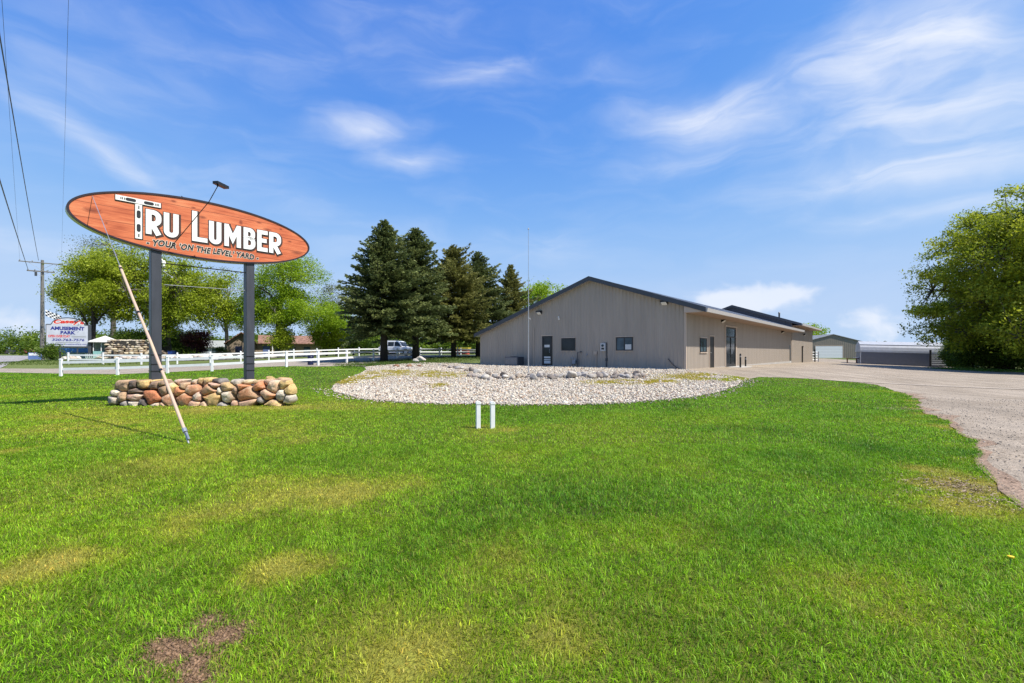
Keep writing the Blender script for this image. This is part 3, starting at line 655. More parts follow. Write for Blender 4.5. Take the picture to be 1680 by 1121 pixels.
# ------------------------------------------------------------------ the stone planter under the sign
pl = empty('stone_planter', (-8.9, 14, 0), 0, 'low dry stacked planter of orange and tan field stones around the sign posts', 'planter')
ORG, TAN, PCH, ROSE, OCH, BRN, GRY, CRM, DRK, RED = (.46,.185,.085),(.38,.25,.15),(.50,.32,.20),(.45,.27,.19),(.45,.31,.13),(.18,.12,.085),(.26,.23,.20),(.52,.44,.33),(.08,.066,.058),(.42,.145,.07)
ST = [(197.6,632.4,27,17,TAN,DRK),(214.8,632,21,15,DRK,BRN),(227,630.5,19,14,OCH,BRN),(247,632.5,21,13,BRN,TAN),(217.6,641.4,32,11,BRN,DRK),(187,646,19,11,CRM,DRK),(184,656.7,14,12,GRY,CRM),(197.6,652,16,14,TAN,GRY),(218.6,652,28,13,ROSE,CRM),(248,653,33,22,RED,ORG),
 (265,641.5,16,20,BRN,TAN),(273,657.6,23,22,PCH,ORG),(277.6,637,13,17,OCH,CRM),(291,643,19,13,ORG,OCH),(311,638.5,24,19,PCH,ORG),(299.5,655.7,29,19,TAN,ORG),(321.4,652,13,14,ROSE,CRM),(317.6,664,29,13,PCH,ROSE),(218.6,663,20,9,CRM,GRY),(233,661,18,10,DRK,GRY),
 (284,628.5,21,10,ROSE,CRM),(296.7,633.5,18,10,TAN,PCH),(320,626.5,20,10,OCH,TAN),(240,628,10,8,OCH,BRN),(253,665,16,7,CRM,TAN),(328,627.5,20,14,OCH,TAN),(340,639,36,19,TAN,ORG),(347,627,19,10,DRK,GRY),(346,655.5,36,21,OCH,ORG),(334,665,22,11,PCH,CRM),(372.6,651.5,22,19,CRM,TAN),
 (370.6,636,29,13,TAN,OCH),(376.7,628.5,15,10,CRM,GRY),(395,628.5,19,9,OCH,CRM),(401,647.5,40,24,TAN,ORG),(394,635,17,11,ORG,TAN),(418,634,29,14,ORG,PCH),(444,635,26,17,PCH,CRM),(436,649,30,16,PCH,ORG),(460.7,649.5,19,15,CRM,GRY),(462.5,631,17,14,OCH,BRN),(471,641,13,17,OCH,TAN),(471.5,655,14,15,CRM,GRY),
 (404,662.6,34,13,PCH,ROSE),(445.5,662.6,42,11,OCH,PCH),(383.8,662.6,14,10,ROSE,PCH),(362.5,665,38,9,GRY,CRM),(427,656.5,13,10,GRY,BRN),(358,641.5,8,9,CRM,GRY),(346,632,20,11,ROSE,TAN),(286,665,22,8,TAN,CRM),(203,663,14,8,GRY,DRK),(262,630,14,10,TAN,BRN),(310,628.5,14,9,TAN,CRM),(268,664,14,8,TAN,PCH),(384,642,12,11,TAN,BRN),(414,629,16,9,TAN,OCH),(432,628,18,10,PCH,TAN)]
PLY = 12.9
def fitted_stones():
    """the face stones: each keeps its own outline, cut back where it meets its neighbours, and bulges a little"""
    S = []
    for (px, py, w, h, c, c2) in ST:
        x, _, z = W(px, py, PLY); S.append((x, z, w/F*PLY*.5, h/F*PLY*.5, c, c2, py))
    rad = lambda s, dx, dz: 1/math.hypot(dx/s[2], dz/s[3])
    out = []
    for i, s in enumerate(S):
        r = random.Random(900+i); n = 26; pts = []; py = s[6]
        for k in range(n):
            a = 2*math.pi*(k+r.uniform(-.2, .2))/n; ca, sa_ = math.cos(a), math.sin(a); e = 4.5; q = (abs(ca)**e+abs(sa_)**e)**(-1/e)
            m = (1.22 if not (sa_ > .15 and py < 634) else .98)*(1+r.uniform(-.05, .05)); pts.append((ca*q*s[2]*m, sa_*q*s[3]*m))
        for cut in range(3):                                            # knock a corner or two off
            a = r.uniform(0, 6.28); nx, nz = math.cos(a), math.sin(a); d = rad(s, nx, nz)*r.uniform(1.0, 1.15)
            pts = [(p[0]-max(0, p[0]*nx+p[1]*nz-d)*nx, p[1]-max(0, p[0]*nx+p[1]*nz-d)*nz) for p in pts]
        for j, t in enumerate(S):
            if i == j: continue
            dx, dz = t[0]-s[0], t[1]-s[1]; D = math.hypot(dx, dz)
            if D > 1.3 or D < .02: continue
            ux, uz = dx/D, dz/D; r1, r2 = rad(s, ux, uz), rad(t, ux, uz); d = D*r1/(r1+r2)-.007
            pts = [(p[0]-max(0, p[0]*ux+p[1]*uz-d)*ux, p[1]-max(0, p[0]*ux+p[1]*uz-d)*uz) for p in pts]
        out.append((s, pts, r))
    return out
for s, pts, r in fitted_stones():
    n = len(pts); back = .16 if s[6] < 629.5 else 0; lean = max(0, s[1]-.1)*.16
    size = min(s[2], s[3]); V = []; rings = [(1.0, .30), (1.0, .05), (.95, .012), (.84, -.02), (.6, -.045), (.3, -.055)]
    sl, sm = r.uniform(-.10, .10), r.uniform(-.14, .14)
    for k, (f, y) in enumerate(rings):
        for p in pts:
            x, z = p[0]*f, p[1]*f; q = (vnoise(np.array([x*16+s[0]*9]), np.array([z*16+s[1]*7+y*9]), 3)[0]-.5)*.03*(k > 0)
            V.append((x+q*.6, y+q+(x*sl+z*sm)*(k > 1)*.6, z+q*.5))
    V.append((0, -.056, 0)); Fc = []
    for k in range(len(rings)-1): Fc += [(k*n+a, k*n+(a+1) % n, (k+1)*n+(a+1) % n, (k+1)*n+a) for a in range(n)]
    Fq = np.array(Fc); m = (len(rings)-1)*n; Ft = np.array([(m+a, m+(a+1) % n, len(V)-1) for a in range(n)])
    V = np.array(V); t = fbm(V[:, 0]*11+s[0]*5, V[:, 2]*11+V[:, 1]*8+s[1], 7, 4)[:, None]
    c = np.array(s[4])*(.86+.66*t); k2 = np.clip((fbm(V[:, 0]*6+s[0]*3, V[:, 2]*6+s[1]*5, 19, 3)[:, None]-.48)*6, 0, 1)*.75; c = c*(1-k2)+np.array(s[5])*k2
    o = np_mesh('stone', V, [Fq[:, ::-1], Ft[:, ::-1]], M['stone'], pl, col=c); o.location = Vector((s[0], PLY+lean+back, s[1]))-pl.location
def ring(a, b, n, seed):
    r = random.Random(seed)
    for k in range(n):
        for lv in range(3):
            t = (k+.5+r.uniform(-.25, .25)+.3*(lv % 2))/n; p = Vector(a).lerp(Vector(b), min(t, 1))
            s = rock_obj('stone', seed*100+k*3+lv, (r.uniform(.38, .55), r.uniform(.32, .42), r.uniform(.22, .30)), r.choice([TAN, PCH, ORG, CRM, GRY, OCH]), pl, facets=8, rot=(0, 0, r.uniform(0, 3)), col2=r.choice([CRM, BRN, OCH]), boxy=4.0)
            s.location = Vector((p.x, p.y, .12+lv*.21)) - pl.location
ring((-11.15, 13.1), (-11.1, 14.3), 3, 21); ring((-11.1, 14.4), (-7.9, 15.95), 5, 22); ring((-6.45, 13.15), (-7.75, 15.8), 4, 23)
b = MB(); b.prism([(-11.0, 13.16), (-6.42, 13.16), (-7.8, 15.8), (-11.0, 14.3)], .0, .52, 'z')
soil = b.build('soil', mat('planter_earth', (.05, .04, .03), .95, var=.3), pl); soil.location = -pl.location

# ------------------------------------------------------------------ the big oval sign
SA = math.atan2(.755, .656)
sg = empty('business_sign', (-10.2, 13.3, 0), SA, 'large orange oval lumber sign on two steel posts above the stone planter', 'sign')
CU, CZ, RX, RZ_ = 1.281, 5.235, 3.15, .885
def ellipse(rx, rz, n=96): return [(CU+rx*math.cos(2*math.pi*k/n), CZ+rz*math.sin(2*math.pi*k/n)) for k in range(n)]
def panel_mat():
    m = bpy.data.materials.new('stained_planks'); m.use_nodes = True; N, L = nt(m); N.clear()
    out = N.new('ShaderNodeOutputMaterial'); p = N.new('ShaderNodeBsdfPrincipled'); L.new(p.outputs[0], out.inputs[0]); p.inputs['Roughness'].default_value = .5; p.inputs['Specular IOR Level'].default_value = .3
    tc = N.new('ShaderNodeTexCoord'); sp = N.new('ShaderNodeSeparateXYZ'); L.new(tc.outputs['Object'], sp.inputs[0])
    def mt(op, a, b=None, c=None):
        n = N.new('ShaderNodeMath'); n.operation = op
        for i, x in enumerate((a, b, c)):
            if x is None: continue
            if isinstance(x, (int, float)): n.inputs[i].default_value = x
            else: L.new(x, n.inputs[i])
        return n.outputs[0]
    X, Z = sp.outputs[0], sp.outputs[2]
    pk = mt('DIVIDE', mt('ADD', Z, .02), .39); row = mt('FLOOR', pk); fr = mt('FRACT', pk)
    seam = mt('MINIMUM', mt('DIVIDE', mt('MINIMUM', fr, mt('SUBTRACT', 1.0, fr)), .032), 1.0)
    # knots: (u, z, ru, rz)
    kn = None; bend = None
    for (u, z, ru, rz) in [(-1.38,5.25,.17,.07),(.40,5.93,.08,.035),(1.13,5.62,.10,.045),(2.35,5.55,.09,.05),(3.02,5.62,.13,.04),(2.75,5.80,.08,.03),(3.75,5.35,.07,.03),(-1.1,4.98,.03,.03),(4.0,5.0,.18,.06),(.9,5.86,.06,.025),(1.55,4.63,.05,.02),(3.45,5.72,.05,.03),(.05,4.9,.04,.025),(2.2,5.7,.05,.08)]:
        d = mt('SQRT', mt('ADD', mt('POWER', mt('DIVIDE', mt('SUBTRACT', X, u), ru), 2.0), mt('POWER', mt('DIVIDE', mt('SUBTRACT', Z, z), rz), 2.0)))
        v = mt('MAXIMUM', mt('SUBTRACT', 1.0, mt('MULTIPLY', d, .75)), 0.0); kn = v if kn is None else mt('MAXIMUM', kn, v)
    cb = N.new('ShaderNodeCombineXYZ'); L.new(mt('ADD', mt('MULTIPLY', X, .55), mt('MULTIPLY', row, 7.3)), cb.inputs[0]); L.new(mt('ADD', mt('MULTIPLY', Z, 9.0), mt('MULTIPLY', kn, 1.2)), cb.inputs[2])
    g1 = N.new('ShaderNodeTexNoise'); g1.inputs['Scale'].default_value = 2.2; g1.inputs['Detail'].default_value = 7; g1.inputs['Roughness'].default_value = .62; g1.inputs['Distortion'].default_value = .6; L.new(cb.outputs[0], g1.inputs['Vector'])
    cb2 = N.new('ShaderNodeCombineXYZ'); L.new(mt('ADD', mt('MULTIPLY', X, .8), mt('MULTIPLY', row, 3.1)), cb2.inputs[0]); L.new(mt('MULTIPLY', Z, 2.0), cb2.inputs[2])
    g2 = N.new('ShaderNodeTexNoise'); g2.inputs['Scale'].default_value = 1.2; g2.inputs['Detail'].default_value = 3; L.new(cb2.outputs[0], g2.inputs['Vector'])
    r = N.new('ShaderNodeValToRGB'); e = r.color_ramp.elements; e[0].position = .36; e[0].color = (.36, .075, .028, 1); e[1].position = .64; e[1].color = (.66, .23, .10, 1)
    q = e.new(.5); q.color = (.57, .15, .06, 1)
    L.new(mt('ADD', mt('MULTIPLY', g1.outputs[0], .55), mt('MULTIPLY', g2.outputs[0], .45)), r.inputs[0])
    mk = N.new('ShaderNodeMix'); mk.data_type = 'RGBA'; L.new(mt('MULTIPLY', mt('POWER', kn, .8), .85), mk.inputs['Factor']); L.new(r.outputs[0], mk.inputs['A']); mk.inputs['B'].default_value = (.13, .022, .012, 1)
    ms = N.new('ShaderNodeMix'); ms.data_type = 'RGBA'; L.new(mt('SUBTRACT', 1.0, seam), ms.inputs['Factor']); L.new(mk.outputs['Result'], ms.inputs['A']); ms.inputs['B'].default_value = (.16, .03, .015, 1)
    L.new(ms.outputs['Result'], p.inputs['Base Color'])
    return m
b = MB(); b.prism(ellipse(RX-.02, RZ_-.02), 0, .30); panel = b.build('sign_panel', panel_mat(), sg)
def ringmb(r0, r1, y0, y1, n=96):
    b = MB(); a = ellipse(RX+r1, RZ_+r1, n); c = ellipse(RX+r0, RZ_+r0, n); V = []
    for y in (y0, y1): V += [(p[0], y, p[1]) for p in a] + [(p[0], y, p[1]) for p in c]
    f = []
    for k in range(n):
        j = (k+1) % n
        f += [(k, j, n+j, n+k), (2*n+k, 3*n+k, 3*n+j, 2*n+j), (k, 2*n+k, 2*n+j, j), (n+k, n+j, 3*n+j, 3*n+k)]
    return b.add(V, f)
ringmb(-.040, .012, -.02, .07).build('edge_trim', mat('dark_purple_trim', (.022, .014, .020), .45, var=.15), panel)
ringmb(-.018, .008, .07, .32).build('return_band', mat('cream_return', (.62, .58, .50), .5, var=.06), panel)
def strip(b, pts, w, y0, y1, ext=0):
    """a mitred stroke of one width, as a slab"""
    P = [Vector(p) for p in pts]
    if ext:
        P[0] = P[0] + (P[0]-P[1]).normalized()*ext; P[-1] = P[-1] + (P[-1]-P[-2]).normalized()*ext
    L_, R_ = [], []
    for i, p in enumerate(P):
        d0 = (p-P[i-1]).normalized() if i else (P[1]-p).normalized(); d1 = (P[i+1]-p).normalized() if i < len(P)-1 else d0
        n0, n1 = Vector((-d0.y, d0.x)), Vector((-d1.y, d1.x)); m = (n0+n1).normalized(); k = w/2/max(.35, m.dot(n0))
        L_.append(p+m*k); R_.append(p-m*k)
    n = len(P); V = []
    for y in (y0, y1): V += [(q.x, y, q.y) for q in L_] + [(q.x, y, q.y) for q in R_]
    f = []
    for i in range(n-1):
        f += [(i, i+1, n+i+1, n+i), (2*n+i, 3*n+i, 3*n+i+1, 2*n+i+1), (i, 2*n+i, 2*n+i+1, i+1), (n+i, n+i+1, 3*n+i+1, 3*n+i)]
    f += [(0, n, 3*n, 2*n), (n-1, 3*n-1, 4*n-1, 2*n-1)]
    b.add(V, f)
def arc(cx, cy, r, a0, a1, n=8): return [(cx+r*math.cos(math.radians(a0+(a1-a0)*k/n)), cy+r*math.sin(math.radians(a0+(a1-a0)*k/n))) for k in range(n+1)]
def letter(ch, w, h, s):
    e = s/2
    if ch == 'L': return [[(e, 0), (e, h)], [(s*.98, e), (w, e)]]
    if ch == 'U':
        r = w/2-e; return [[(e, h)] + arc(w/2, r+e, r, 180, 360, 12) + [(w-e, h)]]
    if ch == 'M': return [[(e, 0), (e, h)], [(w-e, 0), (w-e, h)], [(e*1.0, h-.03), (w/2, h*.36), (w-e*1.0, h-.03)]]
    if ch == 'R':
        m = h*.44; r = (h-m-s)/2+e*.0; r = min((h-e-m)/2, w*.5)
        return [[(e, 0), (e, h)], [(s*.98, h-e), (w-e-r*.8, h-e)] + arc(w-e-r*.8, h-e-r*.8, r*.8, 90, 0, 5)[1:] + arc(w-e-r*.8, m+r*.8, r*.8, 0, -90, 5) + [(s*.98, m)], [(w*.48, m-e*.9), (w-e*.95, 0)]]
    if ch == 'B':
        m = h*.52; r1 = (h-e-m)/2*.8; r2 = (m-e)/2*.8
        return [[(e, 0), (e, h)], [(s*.98, h-e), (w-e-r1-.01, h-e)] + arc(w-e-r1-.01, h-e-r1, r1, 90, 0, 5)[1:] + arc(w-e-r1-.01, m+r1, r1, 0, -90, 5) + [(s*.98, m)],
                [(w*.5, m), (w-e-r2, m)] + arc(w-e-r2, m-r2, r2, 90, 0, 5)[1:] + arc(w-e-r2, e+r2, r2, 0, -90, 5) + [(s*.98, e)]]
    if ch == 'E': return [[(e, 0), (e, h)], [(s*.98, e), (w, e)], [(s*.98, h-e), (w, h-e)], [(s*.98, h*.52), (w*.9, h*.52)]]
word = [('R', -.255, .36, .70), ('U', .16, .36, .70), ('L', .858, .40, .905), ('U', 1.30, .335, .70), ('M', 1.72, .475, .70), ('B', 2.272, .355, .70), ('E', 2.685, .325, .70), ('R', 3.06, .385, .70)]
lt, ls = MB(), MB(); k = 0
for ch, u, w, h in word:
    for st in letter(ch, w, h, .132 if ch != 'M' else .125):
        k += 1; pts = [(u+p[0], 4.855+p[1]) for p in st]
        strip(lt, pts, .132 if ch != 'M' else .125, -.022-.0005*k, -.006)
        strip(ls, [(p[0]+.022, p[1]-.016) for p in pts], .21, -.005-.0004*k*.3, -.0005, .036)
lt.build('lettering', mat('white_letter_paint', (.80, .79, .76), .5, var=.03), panel)
ls.build('letter_shadow', mat('dark_brown_outline', (.055, .026, .018), .5), panel)
# the T is drawn as two spirit levels
tb, td, tsd = MB(), MB(), MB()
tb.b(-.915, .089, -.03, -.004, 5.655, 5.79); tb.b(-.49, -.338, -.024, -.003, 4.68, 5.64)
tsd.b(-.93, .115, -.003, -.0006, 5.63, 5.80); tsd.b(-.505, -.31, -.0024, -.0005, 4.655, 5.62)
def caps(b, cx, cz, lx, lz, y0, y1):
    r = min(lx, lz)/2
    if lx > lz: pts = arc(cx+lx/2-r, cz, r, -90, 90) + arc(cx-lx/2+r, cz, r, 90, 270)
    else: pts = arc(cx, cz+lz/2-r, r, 0, 180) + arc(cx, cz-lz/2+r, r, 180, 360)
    b.prism(pts, y0, y1)
caps(td, -.585, 5.722, .23, .085, -.034, -.028); caps(td, -.185, 5.722, .23, .085, -.034, -.028)
caps(td, -.414, 5.36, .088, .22, -.028, -.022); caps(td, -.414, 4.98, .088, .22, -.028, -.022)
for (a, c) in ((-.80, 5.722), (-.765, 5.722), (-.72, 5.722), (-.03, 5.722), (.005, 5.722), (.04, 5.722)):
    td.b(a-.010, a+.010, -.034, -.028, c-.03, c+.03)
for c in (5.59, 5.555, 5.52, 4.80, 4.77, 4.74): td.b(-.434, -.394, -.028, -.022, c-.009, c+.009)
tsd.build('level_shadow', M['black'], panel); tb.build('spirit_level_letter', mat('level_white', (.78, .77, .72), .5, var=.03), panel); td.build('level_vials', M['dark'], panel)
def text_geo(s, offset=0.0, shear=0.0, space=1.0):
    cu = bpy.data.curves.new('t', 'FONT'); cu.body = s; cu.size = 1; cu.offset = offset; cu.shear = shear; cu.space_character = space; cu.resolution_u = 3
    o = bpy.data.objects.new('t', cu); COL.objects.link(o); bpy.context.view_layer.update()
    me = bpy.data.meshes.new_from_object(o.evaluated_get(bpy.context.evaluated_depsgraph_get()))
    V = np.array([v.co[:] for v in me.vertices]); Fc = [tuple(p.vertices) for p in me.polygons]
    bpy.data.objects.remove(o); bpy.data.curves.remove(cu); bpy.data.meshes.remove(me)
    return V, Fc
def text_to(b, s, x0, x1, z0, z1, y, offset=0.0, shear=0.0, warp=None, ref=None, space=1.0):
    V, Fc = text_geo(s, offset, shear, space); R = ref if ref is not None else V
    mn, mx = R.min(0), R.max(0); out = []
    for v in V:
        a, c = (v[0]-mn[0])/(mx[0]-mn[0]), (v[1]-mn[1])/(mx[1]-mn[1])
        X, Z = x0+a*(x1-x0), z0+c*(z1-z0)
        if warp: X, Z = warp(X, Z)
        out.append((X, y, Z))
    b.add(out, Fc); return V
def wav(X, Z): return X, Z + .012*math.sin(X*9) - .045*((X-1.25)/1.5)**2*0
b1, b2 = MB(), MB()
SL = "- YOUR 'ON THE LEVEL' YARD -"
ref, _ = text_geo(SL, .012, .22, 1.1)
text_to(b2, SL, -.23, 2.73, 4.55, 4.725, -.004, .085, .22, wav, ref, 1.1); text_to(b1, SL, -.23, 2.73, 4.55, 4.725, -.0065, .045, .22, wav, ref, 1.1)
b2.build('slogan_outline', mat('cream_outline', (.78, .72, .60), .5, var=.03), panel); b1.build('lettering', M['black'], panel)
for u in (0.0, 2.5):
    b = MB(); b.b(u-.125, u+.125, .03, .29, -.1, 4.42+(.03 if u == 0 else .0)); p_ = b.build('post', M['post_blue'], sg, bevel=.012)
    q = MB()
    for z in (.95, 1.15, 1.42) if u == 0 else (.9, 1.12, 1.36): q.b(u-.14, u+.14, .015, .305, z, z+.018)
    q.build('post_band', M['black'], p_)
b = MB(); b.tube([(.1, .1, 4.095), (2.4, .1, 4.10)], .016, 6); b.build('brace_cable', M['black'], sg)
b = MB(); b.tube([(.2, .1, 3.47), (1.2, .1, 3.49), (2.4, .1, 3.52)], .009, 6); b.build('brace_cable', M['grey'], sg)
b = MB(); b.tube([(.17, .02, 4.16), (.17, .02, 4.08)], [.03, .055], 10); b.tube([(.16, .02, 4.1), (.13, .05, 4.2)], .02, 6); b.tube([(.17, .02, 4.0), (.17, .02, 3.96)], [.06, .03], 10)
b.tube([(.17, .02, 4.08), (.17, .02, 4.0)], .03, 8); b.build('insulator', M['lamp_lens'], sg)
b = MB(); b.tube([(.15, .02, 3.85), (.34, .0, 3.72)], .008, 5); b.box((.36, 0, 3.70), (.05, .03, .05)); b.build('tie_wire', M['grey'], sg)
# the gooseneck lamp over the face
def sgl(px, py, y):       # sign-frame point under a pixel, at an offset y from the face
    x0 = Vector((-10.2, 13.3)) + Vector((-math.sin(SA), math.cos(SA)))*y; d = Vector((math.cos(SA), math.sin(SA))); r = (px-CX)/F
    t = (r*x0.y-x0.x)/(d.x-r*d.y); Y = x0.y+d.y*t; return (t, y, zt(py, Y))
b = MB(); A, B2 = sgl(276, 411, -.04), sgl(357, 306, -1.5); mid = sgl(343, 331, -1.05)
b.tube([A, mid, B2], .011, 6); arm = b.build('lamp_arm', M['black'], sg)
b = MB(); D = Vector(sgl(368, 305, -1.35)); c_ = Vector(B2); b.tube([c_+Vector((0, 0, .10)), c_], .022, 6)
b.box((c_+D)/2+Vector((0, 0, .03)), ((D-c_).length+.16, .16, .075), math.atan2(D.y-c_.y, D.x-c_.x)); b.build('lamp_head', M['black'], arm)
b = MB(); b.box((.62, .15, CZ+RZ_+.005), (.12, .05, .05)); b.tube([(.66, .15, CZ+RZ_), (.62, .15, CZ+RZ_+.06), (.7, .15, CZ+RZ_+.02)], .01, 5); b.build('cable_clamp', M['black'], panel)

# guy wire with its guard
ax, ay = G(312, 729); t0 = Vector((ax, ay, 0)); B = Vector(sgl(150, 318, .12)); B = Matrix.Rotation(SA, 4, 'Z') @ B + Vector((-10.2, 13.3, 0))
gw = empty('guy_wire', t0, 0, 'slanting guy wire with a worn pale tube guard running from lawn to sign edge', 'guy wire')
d = B-t0; r_g = .60
b = MB(); b.tube([Vector((0, 0, -.05)), d*.5, d], .0075, 6); b.build('wire', M['galv'], gw)
b = MB(); q = d.normalized(); sidev = Vector((1, 0, 0))
b.tube([d*.036, d*.2+Vector((.012, 0, 0)), d*.3+Vector((.02, 0, -.01)), d*.45, d*r_g], .026, 10); b.build('tube_guard', mat('weathered_yellow_tube', (.52, .39, .25), .55, var=.2, scale=4, col2=(.50, .33, .26)), gw)
b = MB(); b.tube([Vector((.0, 0, -.05)), d*.055], .014, 6); b.tube([d*.012+Vector((.012, 0, 0)), d*.03+Vector((.012, 0, 0))], .016, 6); b.tube([d*.030, d*.039], .034, 8); b.build('turnbuckle', M['galv'], gw)
for f in (.585, .40, .2): 
    b = MB(); b.tube([d*f, d*(f+.006)], .036, 8); b.build('clamp', M['black'], gw)

# two white marker posts
for px, lab in ((784.5, 'left of two short white vinyl marker posts on the lawn'), (808, 'right of two short white vinyl marker posts on the lawn')):
    x, y = G(px, 703); o = empty('marker_post', (x, y, 0), .25, lab, 'marker post', 'white marker posts on the lawn')
    b = MB(); b.b(-.042, .042, -.042, .042, -.1, .50); b.build('post', M['white'], o, bevel=.006)
    b = MB(); b.b(-.049, .049, -.049, .049, .475, .515); b.prism([(-.049, .515), (.049, .515), (0, .54)], -.049, .049); b.build('cap', M['white'], o, bevel=.004)
# dandelions
for (px, py, lab) in ((1657, 932, 'yellow dandelion flower at the right edge of the lawn'),):
    x, y = G(px, py); o = empty('dandelion', (x, y, h1(x, y)), 0, lab, 'flower')
    b = MB(); b.tube([(0, 0, 0), (.006, 0, .07)], .003, 5); b.build('stem', mat('flower_stem', (.15, .25, .05)), o)
    b = MB(); b.tube([(.006, 0, .066), (.006, 0, .072), (.006, 0, .082), (.006, 0, .086)], [.005, .017, .019, .006], 10); b.build('flower_head', mat('dandelion_yellow', (.75, .52, .02), .6), o)
# ------------------------------------------------------------------ the metal halls
ZB = .47
def ribs(b, segs, y_or_x, axis, depth, w, openings, zlo, zfun, pitch, lo, hi):
    """vertical ribs standing proud of a flat wall, cut at its openings"""
    n = int((hi-lo)/pitch)
    for k in range(1, n+1):
        u = lo + k*pitch
        if u > hi-.05: break
        spans = [(zlo, zfun(u))]
        for (a0, a1, c0, c1) in openings:
            if a0-.03 < u < a1+.03:
                spans = [s for (p, q) in spans for s in ((p, min(q, c0)), (max(p, c1), q)) if s[1]-s[0] > .05]
        for p, q in spans:
            if axis == 'x':      # wall along x at y = const, facing -y
                b.add([(u-w, y_or_x, p), (u-w*.45, y_or_x-depth, p), (u+w*.45, y_or_x-depth, p), (u+w, y_or_x, p), (u-w, y_or_x, q), (u-w*.45, y_or_x-depth, q), (u+w*.45, y_or_x-depth, q), (u+w, y_or_x, q)],
                      [(0,1,5,4),(1,2,6,5),(2,3,7,6),(4,5,6,7),(0,3,2,1)])
            else:                # wall along y at x = const, facing +x
                b.add([(y_or_x, u-w, p), (y_or_x+depth, u-w*.5, p), (y_or_x+depth, u+w*.5, p), (y_or_x, u+w, p), (y_or_x, u-w, q), (y_or_x+depth, u-w*.5, q), (y_or_x+depth, u+w*.5, q), (y_or_x, u+w, q)],
                      [(0,1,5,4),(1,2,6,5),(2,3,7,6),(4,5,6,7),(0,3,2,1)])
hall = empty('metal_hall', (C0.x, C0.y, ZB), RZ, 'long low tan ribbed metal hall with dark gable trim behind the rock bed', 'building')
XR, ZR, S1, XL, LEN = -6.26, 5.84, .335, -16.5, 34.25
zr = lambda x: ZR-abs(x-XR)*S1                  # underside of the roof
gop = [(-10.32,-9.40,.0,2.22),(-8.68,-7.45,1.10,2.04),(-4.47,-3.23,1.10,2.02)]
wop = [(2.42,3.72,1.0,1.95),(4.27,5.25,-.1,2.06),(7.85,10.55,-.1,2.88),(33.0,33.9,-.2,1.85)]
b = MB(); b.prism([(XL, -.7), (0, -.7), (0, zr(0)), (XR, zr(XR)), (XL, zr(XL))], 0, LEN)
ribs(b, None, 0, 'x', .03, .07, gop, .0, zr, .24, XL, 0)
ribs(b, None, 0, 'y', .034, .075, wop, -.15, lambda u: zr(0)-.12, .24, 0.06, LEN)
b.build('wall', M['siding'], hall)
b = MB(); b.b(-.09, .032, -.032, .09, -.05, zr(.0)-.02); b.b(-.20, .034, -.034, -.033, 2.6, 2.601); b.build('corner_trim', M['trim'], hall)
b = MB(); b.b(XL, -.1, -.034, 0, -.14, .06); b.b(0, .034, .1, LEN, -.30, .03); b.build('base_trim', M['concrete'], hall)
def roof_pair(parent, xr, zt_, s, x0, x1, y0, y1, th=.16, m=None):
    b = MB(); f = lambda x: zt_-abs(x-xr)*s
    b.prism([(x0, f(x0)), (xr, f(xr)), (x1, f(x1)), (x1, f(x1)+th), (xr, f(xr)+th), (x0, f(x0)+th)], y0, y1)
    for y in np.arange(y0+.3, y1-.1, .6):
        for a, c in ((xr+.05, x1), (x0, xr-.05)):
            b.add([(a, y-.02, f(a)+th), (c, y-.02, f(c)+th), (c, y+.02, f(c)+th), (a, y+.02, f(a)+th), (a, y-.02, f(a)+th+.035), (c, y-.02, f(c)+th+.035), (c, y+.02, f(c)+th+.035), (a, y+.02, f(a)+th+.035)], [(0,1,5,4),(1,2,6,5),(2,3,7,6),(3,0,4,7),(4,5,6,7)])
    return b.build('roof', m or M['roof'], parent), f
OV = 1.2
rf, f1 = roof_pair(hall, XR, ZR, S1, XL-.35, OV, -.32, LEN-.02)
b = MB()          # dark barge boards on the gable end
for a, c in ((XR, OV+.02), (XL-.37, XR)):
    b.prism([(a, f1(a)-.06), (c, f1(c)-.06), (c, f1(c)+.225), (a, f1(a)+.225)], -.36, -.323)
b.build('barge_board', M['slate'], rf)
b = MB(); b.prism([(OV+.003, f1(OV)-.05), (OV+.10, f1(OV)-.05), (OV+.13, f1(OV)+.16), (OV+.003, f1(OV)+.19)], -.322, LEN); b.build('eave_gutter', M['fascia'], rf)
b = MB(); b.prism([(.002, f1(OV)-.045), (OV-.005, f1(OV)-.045), (OV-.005, f1(OV)-.02), (.002, f1(OV)-.02)], -.30, LEN-.03); b.build('soffit', M['soffit'], rf)
b = MB(); b.prism([(0.0, f1(OV)-.04), (OV, f1(OV)-.04), (OV, f1(OV)-.003), (0.0, f1(0)-.003)], -.318, -.30); b.build('eave_return', M['trim'], rf)

def window_x(parent, x0, x1, z0, z1, split=True, m='glassb', blind=None):     # on the gable (y = 0)
    b = MB(); t = .055
    b.b(x0, x1, -.05, .01, z1-t, z1); b.b(x0, x1, -.05, .01, z0, z0+t); b.b(x0, x0+t, -.05, .01, z0+t, z1-t); b.b(x1-t, x1, -.05, .01, z0+t, z1-t)
    if split: b.b((x0+x1)/2-.03, (x0+x1)/2+.03, -.045, .01, z0+t, z1-t)
    w = b.build('window', M['dark'], parent, bevel=.004)
    b = MB(); b.b(x0+t-.002, x1-t+.002, -.028, -.012, z0+t-.002, z1-t+.002); b.build('pane', M[m], w)
    b = MB(); b.b(x0-.05, x1+.05, -.075, -.0, z0-.05, z0-.003); b.b(x0-.04, x1+.04, -.05, 0, z1+.002, z1+.06); b.build('sill', M['trim'], w)
    if blind:
        b = MB()
        for q in blind: b.b(*q)
        b.build('paper_notice', mat('faded_paper', (.55, .55, .52), .8, var=.05), w)
    return w
window_x(hall, -8.62, -7.5, 1.13, 2.01, False, 'glass')
